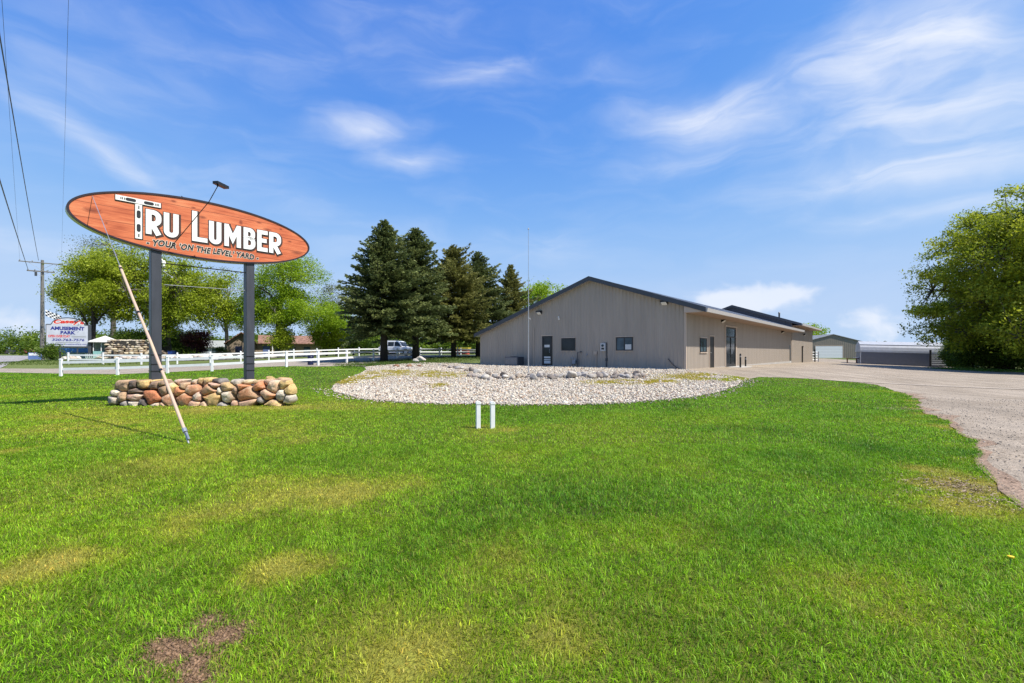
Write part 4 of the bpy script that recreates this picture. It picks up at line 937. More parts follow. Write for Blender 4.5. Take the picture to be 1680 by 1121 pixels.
window_x(hall, -4.42, -3.28, 1.13, 1.99, True, 'glassb', [(-3.79, -3.38, -.034, -.0285, 1.2, 1.52)])
b = MB(); x0, x1, z0, z1 = -10.28, -9.42, .02, 2.18; t = .11
b.b(x0, x1, -.055, .01, z1-t, z1); b.b(x0, x1, -.055, .01, z0, z0+.14); b.b(x0, x0+t, -.055, .01, z0+.14, z1-t); b.b(x1-t, x1, -.055, .01, z0+.14, z1-t)
dr = b.build('door', M['dark'], hall, bevel=.004)
b = MB(); b.b(x0+t-.002, x1-t+.002, -.03, -.012, z0+.138, z1-t+.002); b.build('pane', M['glass'], dr)
b = MB()
for a, c in ((.22, .42), (.46, .54), (.60, .72)): b.b(x0+.17, x1-.13, -.036, -.0305, a, c)
b.b(x0+.2, x1-.2, -.036, -.0305, 1.38, 1.56); b.build('paper_notice', mat('door_notice_paper', (.6, .6, .57), .8, var=.1), dr)
b = MB(); b.tube([(x1-.17, -.055, 1.0), (x1-.17, -.11, 1.0), (x1-.17, -.11, 1.25), (x1-.17, -.055, 1.25)], .014, 6); b.build('handle', M['grey'], dr)
b = MB(); b.b(x0-.08, x1+.08, -.06, 0, 2.19, 2.27); b.build('drip_cap', M['trim'], dr)
# right wall
b = MB(); z0, z1 = 1.03, 1.92
b.b(-.01, .05, 2.45, 3.69, z1-.06, z1); b.b(-.01, .05, 2.45, 3.69, z0, z0+.06); b.b(-.01, .05, 2.45, 2.51, z0+.06, z1-.06); b.b(-.01, .05, 3.63, 3.69, z0+.06, z1-.06); b.b(-.01, .045, 3.04, 3.10, z0+.06, z1-.06)
w = b.build('window', M['dark'], hall, bevel=.004)
b = MB(); b.b(.012, .028, 2.5, 3.64, z0+.05, z1-.05); b.build('pane', M['glassb'], w)
b = MB(); b.b(0, .085, 2.38, 3.76, z0-.06, z0-.003); b.b(0, .055, 2.40, 3.74, z1+.002, z1+.06); b.build('sill', M['trim'], w)
b = MB(); b.b(-.01, .035, 4.30, 5.22, 0, 2.03); d2 = b.build('door', M['black'], hall)
b = MB(); b.b(-.01, .06, 4.22, 4.297, 0, 2.08); b.b(-.01, .06, 5.223, 5.30, 0, 2.08); b.b(-.01, .062, 4.22, 5.30, 2.082, 2.14); b.build('door_frame', M['trim'], d2)
b = MB(); b.tube([(.036, 4.42, 1.0), (.09, 4.42, 1.0), (.09, 4.54, 1.0)], .015, 6); b.build('handle', M['galv'], d2)
b = MB()
Y0, Y1, Z1 = 7.9, 10.5, 2.84
b.b(-.01, .07, Y0, Y0+.1, 0, Z1); b.b(-.01, .07, Y1-.1, Y1, 0, Z1); b.b(-.01, .07, Y0+.1, Y1-.1, Z1-.1, Z1); b.b(-.01, .065, Y0+.1, Y1-.1, 0, .16); b.b(-.01, .065, Y0+.1, Y1-.1, 2.1, 2.18); b.b(-.01, .065, 9.17, 9.23, .16, 2.1)
dg = b.build('glass_entrance', M['dark'], hall, bevel=.004)
b = MB(); b.b(.01, .03, Y0+.09, Y1-.09, .15, Z1-.09); b.build('pane', M['glass'], dg)
b = MB(); b.tube([(.065, 9.1, .9), (.12, 9.1, .9), (.12, 9.1, 1.3), (.065, 9.1, 1.3)], .015, 6); b.tube([(.065, 9.3, .9), (.12, 9.3, .9), (.12, 9.3, 1.3), (.065, 9.3, 1.3)], .015, 6); b.build('handle', M['galv'], dg)
b = MB(); b.b(0, .075, Y1, Y1+.22, -.1, Z1+.1); b.b(0, .073, Y0-.14, Y0, -.1, Z1+.1); b.b(0, .077, Y0-.14, Y1+.22, Z1+.002, Z1+.12); b.build('door_surround', M['trim'], dg)
b = MB(); b.b(-.01, .03, 33.05, 33.85, -.2, 1.82); b.build('door', M['black'], hall)
b = MB(); b.b(0, .9, 4.1, 5.4, -.2, -.015); b.b(0, 1.1, 7.7, 10.9, -.24, -.03); b.build('door_step', M['concrete'], hall)
b = MB(); b.b(0, .03, 11.0, 11.16, -.2, 2.95); b.build('panel_joint', M['trim'], hall)
def wall_pack(parent, c, out):      # a flood light: black housing, pale lens; out = unit outward (x,y)
    ox, oy = out; R = Matrix.Rotation(math.atan2(-ox, oy) + math.pi, 3, 'Z'); c = Vector(c)
    b = MB(); P = [(-.2, 0, -.13), (.2, 0, -.13), (.2, 0, .15), (-.2, 0, .15), (-.2, -.24, .02), (.2, -.24, .02), (.2, -.24, .13), (-.2, -.24, .13)]
    b.add([R @ Vector(p)+c for p in P], [(0,1,2,3),(4,7,6,5),(0,4,5,1),(3,2,6,7),(0,3,7,4),(1,5,6,2)]); w = b.build('wall_lamp', M['black'], parent, bevel=.012)
    b = MB(); P = [(-.16, -.02, -.145), (.16, -.02, -.145), (.16, -.235, .0), (-.16, -.235, .0), (-.16, -.012, -.115), (.16, -.012, -.115), (.16, -.22, .03), (-.16, -.22, .03)]
    b.add([R @ Vector(p)+c for p in P], [(0,1,2,3),(4,7,6,5),(0,4,5,1),(3,2,6,7),(0,3,7,4),(1,5,6,2)]); b.build('lens', M['lamp_lens'], w)
wall_pack(hall, (-10.5, -.02, 3.90), (0, -1)); wall_pack(hall, (-1.24, -.02, 3.99), (0, -1))
wall_pack(hall, (.02, 7.05, 3.22), (1, 0)); wall_pack(hall, (.02, 28.4, 3.12), (1, 0))
b = MB(); b.box((-8.82, -.04, 3.35), (.10, .06, .10)); b.tube([(-8.82, -.06, 3.36), (-8.76, -.2, 3.42)], .015, 6); b.tube([(-8.80, -.12, 3.40), (-8.66, -.34, 3.48)], .045, 8); b.build('security_camera', M['white'], hall)
b = MB(); b.tube([(-11.05, -.06, .05), (-11.05, -.06, 2.84)], .045, 8); b.box((-11.05, -.04, 1.5), (.14, .06, .03)); b.box((-11.05, -.04, 2.5), (.14, .06, .03)); b.build('vent_pipe', M['trim'], hall)
b = MB(); b.box((-5.32, -.075, 1.36), (.36, .15, .52)); em = b.build('meter_box', mat('meter_grey', (.50, .50, .49), .5, var=.04), hall, bevel=.01)
b = MB(); b.tube([(-5.32, -.15, 1.46), (-5.32, -.2, 1.46)], .085, 14); b.build('meter_dial', M['glassb'], em)
b = MB(); b.box((-5.32, -.153, 1.26), (.2, .006, .12)); b.build('meter_label', M['dark'], em)
b = MB(); b.tube([(-5.1, -.05, -.1), (-5.1, -.05, 1.66)], .028, 8); b.box((-5.1, -.05, .55), (.12, .09, .18)); b.tube([(-5.1, -.05, 1.62), (-5.25, -.05, 1.62)], .028, 8); b.build('conduit', M['slate'], hall)
b = MB(); b.tube([(-5.86, -.05, -.1), (-5.86, -.05, .9)], .03, 8); b.box((-5.9, -.06, .98), (.24, .11, .2)); b.build('conduit', M['trim'], hall)
b = MB(); b.box((-6.55, -.05, .87), (.09, .08, .1)); b.tube([(-6.55, -.09, .86), (-6.55, -.16, .82)], .02, 6); b.build('hose_tap', M['grey'], hall)
b = MB(); b.tube([(-7.22, -.16, -.1), (-7.22, -.16, 1.02), (-7.0, -.16, 1.05), (-7.0, 0, 1.05)], .028, 8); b.tube([(-7.22, -.16, .42), (-7.62, -.18, .42), (-7.62, -.18, .0)], .022, 8)
gm = b.build('gas_riser', M['slate'], hall)
b = MB(); b.box((-7.48, -.2, .36), (.24, .2, .26)); b.tube([(-7.40, -.2, .42), (-7.40, -.2, .62)], .05, 8); b.tube([(-7.66, -.18, .62), (-7.58, -.26, .62)], .075, 12); b.build('gas_meter', M['grey'], gm, bevel=.02)
b = MB(); b.tube([(-1.02, -.06, .64), (-.78, -.08, .36), (-.5, -.12, .12), (-.12, -.2, .005)], .022, 7); b.build('downspout_hose', M['black'], hall)

# the taller rear hall
rear = empty('rear_hall', (*bl(0, LEN), ZB-.1), RZ, 'taller rear hall with a dark slate gable rising behind the long tan hall', 'building')
XR2, ZR2, S2, L2 = -6.26, 6.72, .345, 16.4
f2 = lambda x: ZR2-abs(x-XR2)*S2
b = MB(); b.prism([(-17.5, -1), (.06, -1), (.06, f2(.06)), (XR2, ZR2), (-17.5, f2(-17.5))], .0, L2)
ribs(b, None, .06, 'y', .034, .075, [], -.35, lambda u: f2(1)-.05, .24, .0, L2); b.build('wall', M['siding'], rear)
b = MB(); b.prism([(-17.45, f2(-17.45)-.01), (XR2, ZR2-.01), (.03, f2(.03)-.01), (.03, f2(.03)-1.9), (-17.45, f2(-17.45)-1.9)], -.02, -.001)
ribs(b, None, -.02, 'x', .02, .035, [], 2.2, lambda u: f2(u)-.03, .3, -17.4, 0.0); b.build('gable_siding', M['slate_wall'], rear)
rf2, _ = roof_pair(rear, XR2, ZR2, S2, -18.2, 1.05, -.3, L2+.5)
b = MB()
for a, c in ((XR2, 1.07), (-18.2, XR2)): b.prism([(a, f2(a)-.06), (c, f2(c)-.06), (c, f2(c)+.22), (a, f2(a)+.22)], -.34, -.302)
b.build('barge_board', M['slate'], rf2)
b = MB(); b.prism([(1.053, f2(1.05)-.05), (1.16, f2(1.05)-.05), (1.18, f2(1.05)+.16), (1.053, f2(1.05)+.19)], -.302, L2+.5); b.build('eave_gutter', M['fascia'], rf2)
b = MB(); b.b(.07, 1.04, -.28, L2+.4, f2(1.05)-.05, f2(1.05)-.02); b.build('soffit', M['soffit'], rf2)
wall_pack(rear, (.08, 8.4, 3.35), (1, 0))
b = MB(); b.tube([(.16, 6.9, -.2), (.16, 6.9, 1.75)], .07, 8); b.box((.16, 6.9, 1.82), (.2, .25, .16)); b.build('standpipe', M['bark_dark'], rear)
b = MB(); b.tube([(-1.8, 3.4, f2(-1.8)), (-1.8, 3.4, f2(-1.8)+.75)], .1, 10); b.tube([(-1.8, 3.4, f2(-1.8)+.75), (-1.8, 3.4, f2(-1.8)+.9)], [.16, .04], 10); b.build('roof_vent', M['slate'], rf2)

# things beside the hall
ac = empty('air_conditioner', (*bl(-12.3, -.75), h1(*bl(-12.3, -.75))), RZ, 'squat grey air conditioner unit against the gable wall', 'air conditioner')
b = MB(); b.b(-.62, .62, -.38, .38, .06, .68); cab = b.build('cabinet', M['slate'], ac, bevel=.03)
b = MB()
for k in range(9): b.b(-.55, .55, -.392, -.378, .12+k*.058, .145+k*.058)
b.build('louvre', M['grey'], cab)
b = MB(); b.tube([(0, 0, .682), (0, 0, .70)], .3, 20); b.build('fan_guard', M['black'], cab)
b = MB(); b.b(-.7, .7, -.45, .45, -.08, .06); b.build('pad', M['concrete'], ac)
mx, my = G(867, 602); my0 = 24.5; mx = (867-CX)/F*my0
ms = empty('radio_mast', (mx, my0, h1(mx, my0)), 0, 'tall thin grey mast standing in the rock bed before the gable', 'mast')
mh = zt(376, my0)-h1(mx, my0)
b = MB(); b.tube([(0, 0, -.2), (0, 0, mh*.62)], [.024, .021], 8); b.tube([(0, 0, mh*.62), (0, 0, mh)], [.013, .010], 6); b.build('pole', M['galv'], ms)
b = MB(); b.tube([(0, 0, mh-.02), (0, 0, mh+.06)], [.045, .02], 8); b.build('finial', M['grey'], ms)
b = MB(); b.tube([(0, -.05, mh*.385), (.10, -.08, mh*.378), (.10, -.02, mh*.372)], .014, 6); b.build('cleat', M['galv'], ms)
for (px, h_, yy, lab) in ((1195, .95, 8.75, 'black bollard nearest the glass entrance of the tan hall'), (1214, .72, 11.9, 'short black bollard just past the glass entrance')):
    x, y = bl(.95 if yy < 10 else .55, yy-.6); o = empty('bollard', (x, y, h1(x, y)), 0, lab, 'bollard', 'bollards by the hall entrance')
    b = MB(); b.tube([(0, 0, -.1), (0, 0, h_)], .06, 12); b.tube([(0, 0, h_), (0, 0, h_+.03), (0, 0, h_+.05)], [.06, .045, .01], 12); b.build('post', M['black'], o)
    b = MB(); b.tube([(0, 0, h_*.78), (0, 0, h_*.88)], .062, 12); b.build('band', M['grey'], o)

# ------------------------------------------------------------------ far yard on the right
gY = 88; gx_, gy_ = 61.0, 88.0
ga = empty('garage', (gx_, gy_, h1(gx_, gy_)-.05), math.radians(-6), 'grey gabled garage with a wide white door at the end of the drive', 'garage')
b = MB(); HW = 5.25; ez, rz_ = 3.05, 4.45
b.prism([(-HW, -.5), (HW, -.5), (HW, ez), (0, rz_), (-HW, ez)], 0, 12)
ribs(b, None, 0, 'x', .02, .04, [(-3.25, 1.75, -.2, 2.35)], 0, lambda u: rz_-abs(u)*(rz_-ez)/HW, .35, -HW, HW); b.build('wall', mat('grey_siding', (.25, .215, .175), .5, var=.05), ga)
gr_, fg = roof_pair(ga, 0, rz_, (rz_-ez)/HW, -HW-.3, HW+.3, -.15, 12.2, th=.09, m=M['grey'])
b = MB()
for k in range(4): b.b(-3.15, 1.65, -.06, 0, .02+k*.56, .56+k*.56)
b.build('garage_door', mat('white_door_paint', (.82, .82, .82), .5, var=.02), ga)
b = MB(); b.b(-3.27, -3.152, -.07, 0, 0, 2.38); b.b(1.652, 1.77, -.07, 0, 0, 2.38); b.b(-3.27, 1.77, -.072, 0, 2.262, 2.38); b.build('door_trim', M['trim'], ga)
# arched metal shed: side towards the drive
p0 = Vector(gp(1412, 62)); p1 = Vector((53.9, 57.8, 0)); p1.z = h1(p1.x, p1.y); dv_ = (p1-p0); sa = math.atan2(dv_.y, dv_.x); SL_ = dv_.to_2d().length
sh_ = empty('metal_shed', (p0.x, p0.y, p0.z), sa, 'low curved roof galvanised metal shed beside the drive under the trees', 'shed')
sh_.rotation_euler = (0, math.atan2(p0.z-p1.z, SL_)*.8, sa)
prof = [(0, 1.60), (.05, 1.85), (.20, 2.25), (.42, 2.53), (.85, 2.68), (2.4, 3.06), (3.95, 2.68), (4.38, 2.53), (4.60, 2.25), (4.75, 1.85), (4.8, 1.60)]
b = MB(); b.prism([(0, -.4), (0, 1.59), (4.8, 1.59), (4.8, -.4)], 0, SL_, 'x')
for k in range(11): b.b(.02, SL_-.02, -.02, 0, .05+k*.14, .11+k*.14)
b.build('wall', mat('blue_grey_sheet', (.16, .175, .21), .45, var=.06, spec=.4), sh_)
b = MB(); b.prism(prof, -.1, SL_+.1, 'x')
for k in range(int(SL_/.3)):                                     # ridges of the sheeting
    pass
rsh = b.build('roof', mat('galvanised_sheet', (.42, .425, .435), .45, metal=.15, var=.08), sh_)
b = MB(); b.b(-.11, SL_+.11, -.035, -.004, 1.55, 1.63); b.b(-.11, SL_+.11, .40, .47, 2.535, 2.60); b.build('roof_trim', M['grey'], rsh)
b = MB(); b.b(-.05, -.001, -.03, .08, -.2, 1.6); b.build('corner_trim', M['white'], sh_)
# pipe gate by the shed, yard gate by the rear hall, small sawhorse bench
def pipe_gate(name, px, Y, wid, n, rot, lab, m, posts, hgt=1.5):
    x, y, z = gp(px, Y); o = empty(name, (x, y, z), rot, lab, 'gate')
    b = MB()
    for k in range(n): b.tube([(0, 0, .25+k*(hgt-.3)/(n-1)), (wid, 0, .25+k*(hgt-.3)/(n-1))], .028 if n > 4 else .065, 6)
    b.tube([(0, 0, .25), (0, 0, hgt-.05)], .03, 6); b.tube([(wid, 0, .25), (wid, 0, hgt-.05)], .03, 6); b.build('gate_leaf', m, o)
    for u, hh, rd, mm in posts:
        b = MB(); b.tube([(u, 0, -.1), (u, 0, hh)], rd, 8); b.build('gate_post', mm, o)
    return o
pipe_gate('pipe_gate', 1528, 57.5, 1.7, 6, .05, 'grey tubular gate with a tall black post before the metal shed', M['grey'], [(-.12, 2.1, .11, M['black']), (1.8, 1.7, .05, M['galv'])])
pipe_gate('yard_gate', 1331, 66.5, .95, 4, .1, 'small white railed gate with dark posts at the hall corner', M['white'], [(.55, 1.75, .10, M['black']), (1.1, 1.45, .06, M['grey'])], 1.4)
x, y, z = gp(1400, 63.5); o = empty('wooden_trestle', (x, y, z), .1, 'low rusty brown trestle standing left of the metal shed', 'trestle')
b = MB(); b.b(-1.0, .9, -.05, .05, .62, .72); b.build('beam', mat('rusty_steel', (.28, .13, .06), .7), o)
for u in (-.95, .45):
    b = MB(); b.b(u, u+.09, -.06, .06, -.1, .62); b.build('leg', mat('rusty_steel', (.28, .13, .06), .7), o)
b = MB(); b.b(.2, 1.1, -.4, .3, .73, .80); b.build('board', M['white'], o)
b = MB(); px0 = gp(1548, 58); 
# ------------------------------------------------------------------ white fences
def fence(name, pts, lab, rails, pw=.13, hgt=1.0):
    P = [Vector(gp(px, Y)) for px, Y in pts]; o = empty(name, P[0], 0, lab, 'fence')
    pm, cm = None, None
    for i, p in enumerate(P):
        a = P[min(i+1, len(P)-1)]-P[max(i-1, 0)]; rz = math.atan2(a.y, a.x)
        if pm is None:
            b = MB(); b.b(-pw/2, pw/2, -pw/2, pw/2, -.15, hgt); po = b.build('post', M['white'], o, bevel=.008); pm = po.data
            b = MB(); q = pw/2+.012; b.b(-q, q, -q, q, hgt+.001, hgt+.03); b.add([(-q, -q, hgt+.031), (q, -q, hgt+.031), (q, q, hgt+.031), (-q, q, hgt+.031), (0, 0, hgt+.08)], [(0,1,4),(1,2,4),(2,3,4),(3,0,4),(0,3,2,1)]); co_ = b.build('cap', M['white'], po); cm = co_.data
        else:
            po = bpy.data.objects.new('post', pm); COL.objects.link(po); po.parent = o
            co_ = bpy.data.objects.new('cap', cm); COL.objects.link(co_); co_.parent = po
        po.location = p-P[0]; po.rotation_euler = (0, 0, rz)
    for z0, z1 in rails:
        for a, c in zip(P[:-1], P[1:]):
            n = Vector((-(c-a).y, (c-a).x, 0)).normalized()*.02; u = (c-a).normalized()*(pw/2-.01); A, B_ = a-P[0]+u, c-P[0]-u
            b = MB(); V = []
            for q in (A, B_): V += [q-n+Vector((0, 0, z0)), q+n+Vector((0, 0, z0)), q+n+Vector((0, 0, z1)), q-n+Vector((0, 0, z1))]
            b.add(V, [(0,1,2,3),(4,7,6,5),(0,4,5,1),(1,5,6,2),(2,6,7,3),(3,7,4,0)]); b.build('rail', M['white'], o)
fence('rail_fence', [(100,27.9),(193,28.1),(275,28.5),(348,28.8),(412,29.6),(470,30.9),(522,32.6),(569,37.5),(613,42.2),(652,46),(688,49),(721,52.5),(751,56.5),(782,61)], 'white two rail vinyl fence along the near side of the side road', [(.36,.51),(.76,.91)])
fence('rail_fence', [(112,42.8),(169,43),(232,43.4),(291,44.2),(345,46),(395,48),(441,50),(482,52),(520,53.6),(555,55.4),(589,57.6),(622,60.5),(655,64),(690,67.5),(724,71),(756,75),(790,79)], 'white rail fence along the far side of the road before the park', [(.36,.50),(.76,.90)], .12)
# blue barrel
x, y, z = gp(509.5, 33.6); o = empty('barrel', (x, y, z), 0, 'dark blue plastic barrel standing behind the white fence', 'barrel')
b = MB(); b.tube([(0,0,0),(0,0,.03),(0,0,.25),(0,0,.28),(0,0,.31),(0,0,.55),(0,0,.58),(0,0,.61),(0,0,.80),(0,0,.84)], [.18,.20,.205,.22,.205,.205,.22,.205,.20,.17], 20); bo = b.build('body', M['navy'], o, smooth=False)
b = MB(); b.tube([(0,0,.841),(0,0,.86)], .19, 20); b.build('lid', M['blue'], o)
# ------------------------------------------------------------------ trees
def leaf_geo(rng, P, size, asp=.55, up=.3, hang=0):
    n = len(P); N = rng.normal(size=(n, 3)); N[:, 2] = N[:, 2]+up*np.sign(N[:, 2]+.3); N /= np.linalg.norm(N, axis=1)[:, None]
    A = rng.normal(size=(n, 3)); A[:, 2] -= hang; A -= (A*N).sum(1)[:, None]*N; A /= np.linalg.norm(A, axis=1)[:, None]; B = np.cross(N, A)
    s = size*np.exp(rng.normal(0, .32, n))[:, None]
    V = np.stack([P-A*s*.5, P+B*s*asp*.5+A*s*.05, P+A*s*.5, P-B*s*asp*.5+A*s*.05], 1)
    return V.reshape(-1, 3), np.arange(n*4).reshape(n, 4)
def tree(name, lab, base, h, tr, crown, ncl, nlf, cr, lsz, pal, group=None, seed=1, cat='tree', lean=(0, 0), bark='bark', hang=0, sparse=1.0, limbs=8, share=None):
    """crown: ellipsoids (cx,cy,cz,rx,ry,rz) about the base; clumps of leaves on real limbs"""
    o = empty(name, base, 0, lab, cat, group); r = np.random.default_rng(seed)
    w = np.array([c[3]*c[4]*c[5] for c in crown])**.85; w /= w.sum()
    Cc = []
    for c, k in zip(crown, r.multinomial(ncl, w)):
        d = r.normal(size=(k, 3)); d /= np.linalg.norm(d, axis=1)[:, None]; q = r.uniform(.12, 1, k)**(1/2.1)
        Cc.append(np.array(c[:3]) + d*q[:, None]*np.array(c[3:6])*(.82+.3*r.uniform(size=(k, 1))))
    Cc = np.concatenate(Cc)
    # skeleton
    b = MB(); th = h*.55; tp = [Vector((lean[0]*t*th+.12*math.sin(5*t+seed)*t, lean[1]*t*th+.1*math.cos(4*t+seed)*t, t*th-.15*(t == 0))) for t in np.linspace(0, 1, 6)]
    b.tube(tp, [tr*1.35, tr, tr*.9, tr*.8, tr*.65, tr*.45], 9)
    nodes = [(p, .5*tr) for p in tp[2:]]
    far = [int(np.argmax(np.linalg.norm(Cc-np.array(tp[3]), axis=1)))]
    for _ in range(limbs-1):
        dd = np.min(np.linalg.norm(Cc[:, None]-Cc[far][None], axis=2), axis=1); far.append(int(np.argmax(dd)))
    for i in far:
        e = Vector(Cc[i]); t = r.uniform(.35, .95); s = tp[0].lerp(tp[-1], t)
        s = tp[min(5, int(t*5))].lerp(tp[min(5, int(t*5)+1)], t*5-int(t*5)); e2 = s.lerp(e, .9)
        m1 = s.lerp(e2, .35)+Vector((0, 0, (e2-s).length*.10)); m2 = s.lerp(e2, .7)+Vector((r.normal(0, .25), r.normal(0, .25), (e2-s).length*.08))
        pts = [s, m1, m2, e2]; b.tube(pts, [tr*.42, tr*.3, tr*.2, tr*.07], 6, False); nodes += [(s.lerp(m1, .7), .2*tr), (m1, .2*tr), (m1.lerp(m2, .5), .16*tr), (m2, .13*tr), (m2.lerp(e2, .6), .09*tr)]
    NP = np.array([n[0][:] for n in nodes])
    for i, c in enumerate(Cc):
        j = int(np.argmin(np.linalg.norm(NP-c, axis=1))); s, e = nodes[j][0], Vector(c)
        m = s.lerp(e, .5)+Vector((r.normal(0, .15), r.normal(0, .15), .08*(e-s).length)); q = max(.012, min(nodes[j][1], tr*.16))
        b.tube([s, m, e], [q, q*.6, q*.25], 4, False)
    b.build('trunk', M[bark], o, smooth=True)
    k = np.maximum(6, (nlf*r.uniform(.4, 1.5, ncl)*sparse)).astype(int)
    idx_ = np.repeat(np.arange(ncl), k); n = len(idx_)
    off = np.clip(r.normal(size=(n, 3)), -1.7, 1.7)*cr*np.array([1, 1, .62])*r.uniform(.6, 1.25, ncl)[idx_][:, None]
    P = Cc[idx_]+off
    P[:, 2] -= hang*np.abs(r.normal(0, cr, n))
    V, Q = leaf_geo(r, P, lsz, hang=hang*3)
    c0, c1, c2 = [np.array(c) for c in pal]; t = np.clip(r.uniform(0, 1, ncl)[idx_]*.7+r.uniform(0, .3, n), 0, 1)[:, None]
    col = np.where(t < .5, c0*(1-2*t)+c1*2*t, c1*(2-2*t)+c2*(2*t-1))*r.uniform(.75, 1.25, n)[:, None]
    np_mesh('crown', V, [Q], M['leaf'], o, col=np.repeat(col, 4, 0))
    return o
P_OLIVE = ((.17, .23, .014), (.31, .38, .02), (.44, .50, .05)); P_LIME = ((.16, .27, .010), (.28, .41, .016), (.38, .48, .04))
P_GREY = ((.11, .13, .06), (.16, .18, .08), (.2, .22, .1)); P_DEEP = ((.05, .095, .012), (.10, .17, .018), (.18, .25, .03)); P_PURP = ((.05, .018, .022), (.10, .03, .035), (.15, .06, .05)); P_MID = ((.07, .12, .012), (.12, .19, .016), (.20, .26, .025))
P_RIGHT = ((.15, .20, .012), (.30, .35, .018), (.48, .50, .05))
LT = 'leafy trees in the park beyond the fences'
tree('leafy_tree', 'largest olive green spreading tree behind the left sign post', gp(271, 60), 16, .62, [(-2.5,0,9,9.5,6,4.8),(4.0,-1,8.0,5.2,5,4.2),(-7,0,11,4.5,4,3.5),(-8.5,-1,7,4,4,2.6),(6.0,0,5.6,3.2,3,2.6),(1.5,-2,5.0,3.5,2.5,2.0)], 340, 235, .70, .22, P_OLIVE, LT, 3, hang=.25, limbs=12)
tree('leafy_tree', 'yellow green tree with a straight dark trunk behind the amusement sign', gp(152, 56), 12.5, .30, [(.6,0,8.4,3.2,3,3.0),(0,0,11,2.8,2.4,2.2),(-2.4,0,8.3,2,2,1.5)], 100, 330, .7, .17, P_OLIVE, LT, 4, bark='bark_dark', hang=.2)
tree('leafy_tree', 'sparse grey green tree top showing over the left end of the oval sign', gp(185, 72), 18, .4, [(0,0,15.5,5,4,4.2),(-3,0,13,3,3,2.5)], 120, 90, .8, .15, P_GREY, LT, 5)
tree('leafy_tree', 'bright lime green tree between the right sign post and the conifers', gp(457, 62), 13.8, .45, [(.8,0,10,4.6,4,3.6),(-3.8,0,6.3,2.6,3,3),(1,-1,6.2,4,3.5,2.6),(5.5,-1,5.6,4.2,3,2.6),(8.5,-1,4.6,2.2,2.4,1.8)], 210, 400, .75, .17, P_LIME, LT, 6, limbs=10)
tree('leafy_tree', 'thin half bare tree seen between the two sign posts', gp(372, 76), 15, .3, [(0,0,10.5,5,4,4.5),(2,0,6.5,3.5,3,2.5)], 130, 70, .7, .15, P_GREY, LT, 7, limbs=12)
tree('leafy_tree', 'half bare thin tree just left of the tallest conifer', gp(553, 66), 10, .2, [(-1.0,0,8,2.6,2.2,2.2),(1,0,5.8,2.2,2,1.8)], 80, 110, .6, .13, P_GREY, LT, 8, limbs=12)
tree('leafy_tree', 'light green tree showing above the left slope of the hall roof', gp(888, 78), 12.5, .3, [(0,0,9,4.2,4,3.8)], 80, 150, 1, .26, P_LIME, LT, 9)
tree('leafy_tree', 'light green tree peeping out behind the end of the rear hall', gp(1330, 104), 7.5, .25, [(0,0,4.8,2.6,2.5,2.6)], 50, 140, .8, .26, P_LIME, LT, 10)
SB = 'shrubs along the park edge'
tree('shrub', 'dark green bushy shrub between the left sign post and the purple shrub', gp(298, 67), 4.2, .12, [(0,0,2.2,2.8,2,1.9)], 70, 120, .6, .2, P_DEEP, SB, 11, 'shrub', bark='bark_dark')
tree('shrub', 'small purple leaved tree in front of the grey house', gp(322, 62), 3.6, .12, [(0,0,2.2,1.7,1.5,1.5)], 60, 120, .45, .17, P_PURP, SB, 12, 'shrub', bark='bark_dark')
tree('shrub', 'dark clipped shrub behind the rock mound', gp(225, 57.5), 3.6, .1, [(0,0,2.2,3.6,1.5,1.2)], 80, 120, .5, .18, P_DEEP, SB, 13, 'shrub')
tree('shrub', 'mid green shrub at the right end of the brown building', gp(536, 63), 4.4, .12, [(0,0,2.6,2.3,2,1.9)], 70, 120, .6, .2, P_OLIVE, SB, 14, 'shrub')
tree('shrub', 'dark green shrub beside the first conifer trunk', gp(580, 66), 4.2, .12, [(0,0,2.3,3.0,2,1.9)], 80, 120, .6, .2, P_DEEP, SB, 15, 'shrub')
tree('shrub', 'yellow green young tree before the brown building', gp(462, 60), 4, .1, [(0,0,2.4,1.6,1.4,1.6)], 50, 110, .5, .18, P_OLIVE, SB, 16, 'shrub')
tree('shrub', 'low green shrub at the foot of the utility pole', gp(84, 49), 1.8, .06, [(0,0,.9,1.1,.8,.8)], 40, 90, .3, .13, P_DEEP, SB, 17, 'shrub')
tree('shrub', 'tiny dark shrub before the grey house', gp(362, 64), 1.5, .05, [(0,0,.8,.5,.5,.7)], 20, 80, .22, .12, P_DEEP, SB, 18, 'shrub')
RG = 'big trees at the right of the drive'
tree('leafy_tree', 'huge spreading tree at the right edge reaching over the shed', gp(1648, 48), 18.2, .6, [(0,0,11,7.6,6,5.8),(-5.2,0,6.2,4.6,4,3.2),(2,0,15.3,5.8,5,3.6),(-3.2,-1,3.9,4.4,3,2.0),(-7.0,0,9.2,2.6,2.5,1.6),(-5.0,0,13.0,2.4,2.2,1.6)], 330, 230, .58, .20, P_RIGHT, RG, 21, hang=.35, limbs=14)
tree('leafy_tree', 'tall leafy tree cut off by the right edge of the picture', gp(1760, 41), 19, .6, [(0,0,11,7.5,6,7.5),(-3,-1,5,5,4,3.5)], 300, 300, .7, .21, P_RIGHT, RG, 22, hang=.1, limbs=10)
tree('leafy_tree', 'leafy tree standing behind the right end of the shed', gp(1612, 63), 12.5, .4, [(0,0,7.8,6,5,4.6),(-2.5,-2,4.5,4.2,4,2.6)], 170, 300, .8, .2, P_MID, RG, 23)
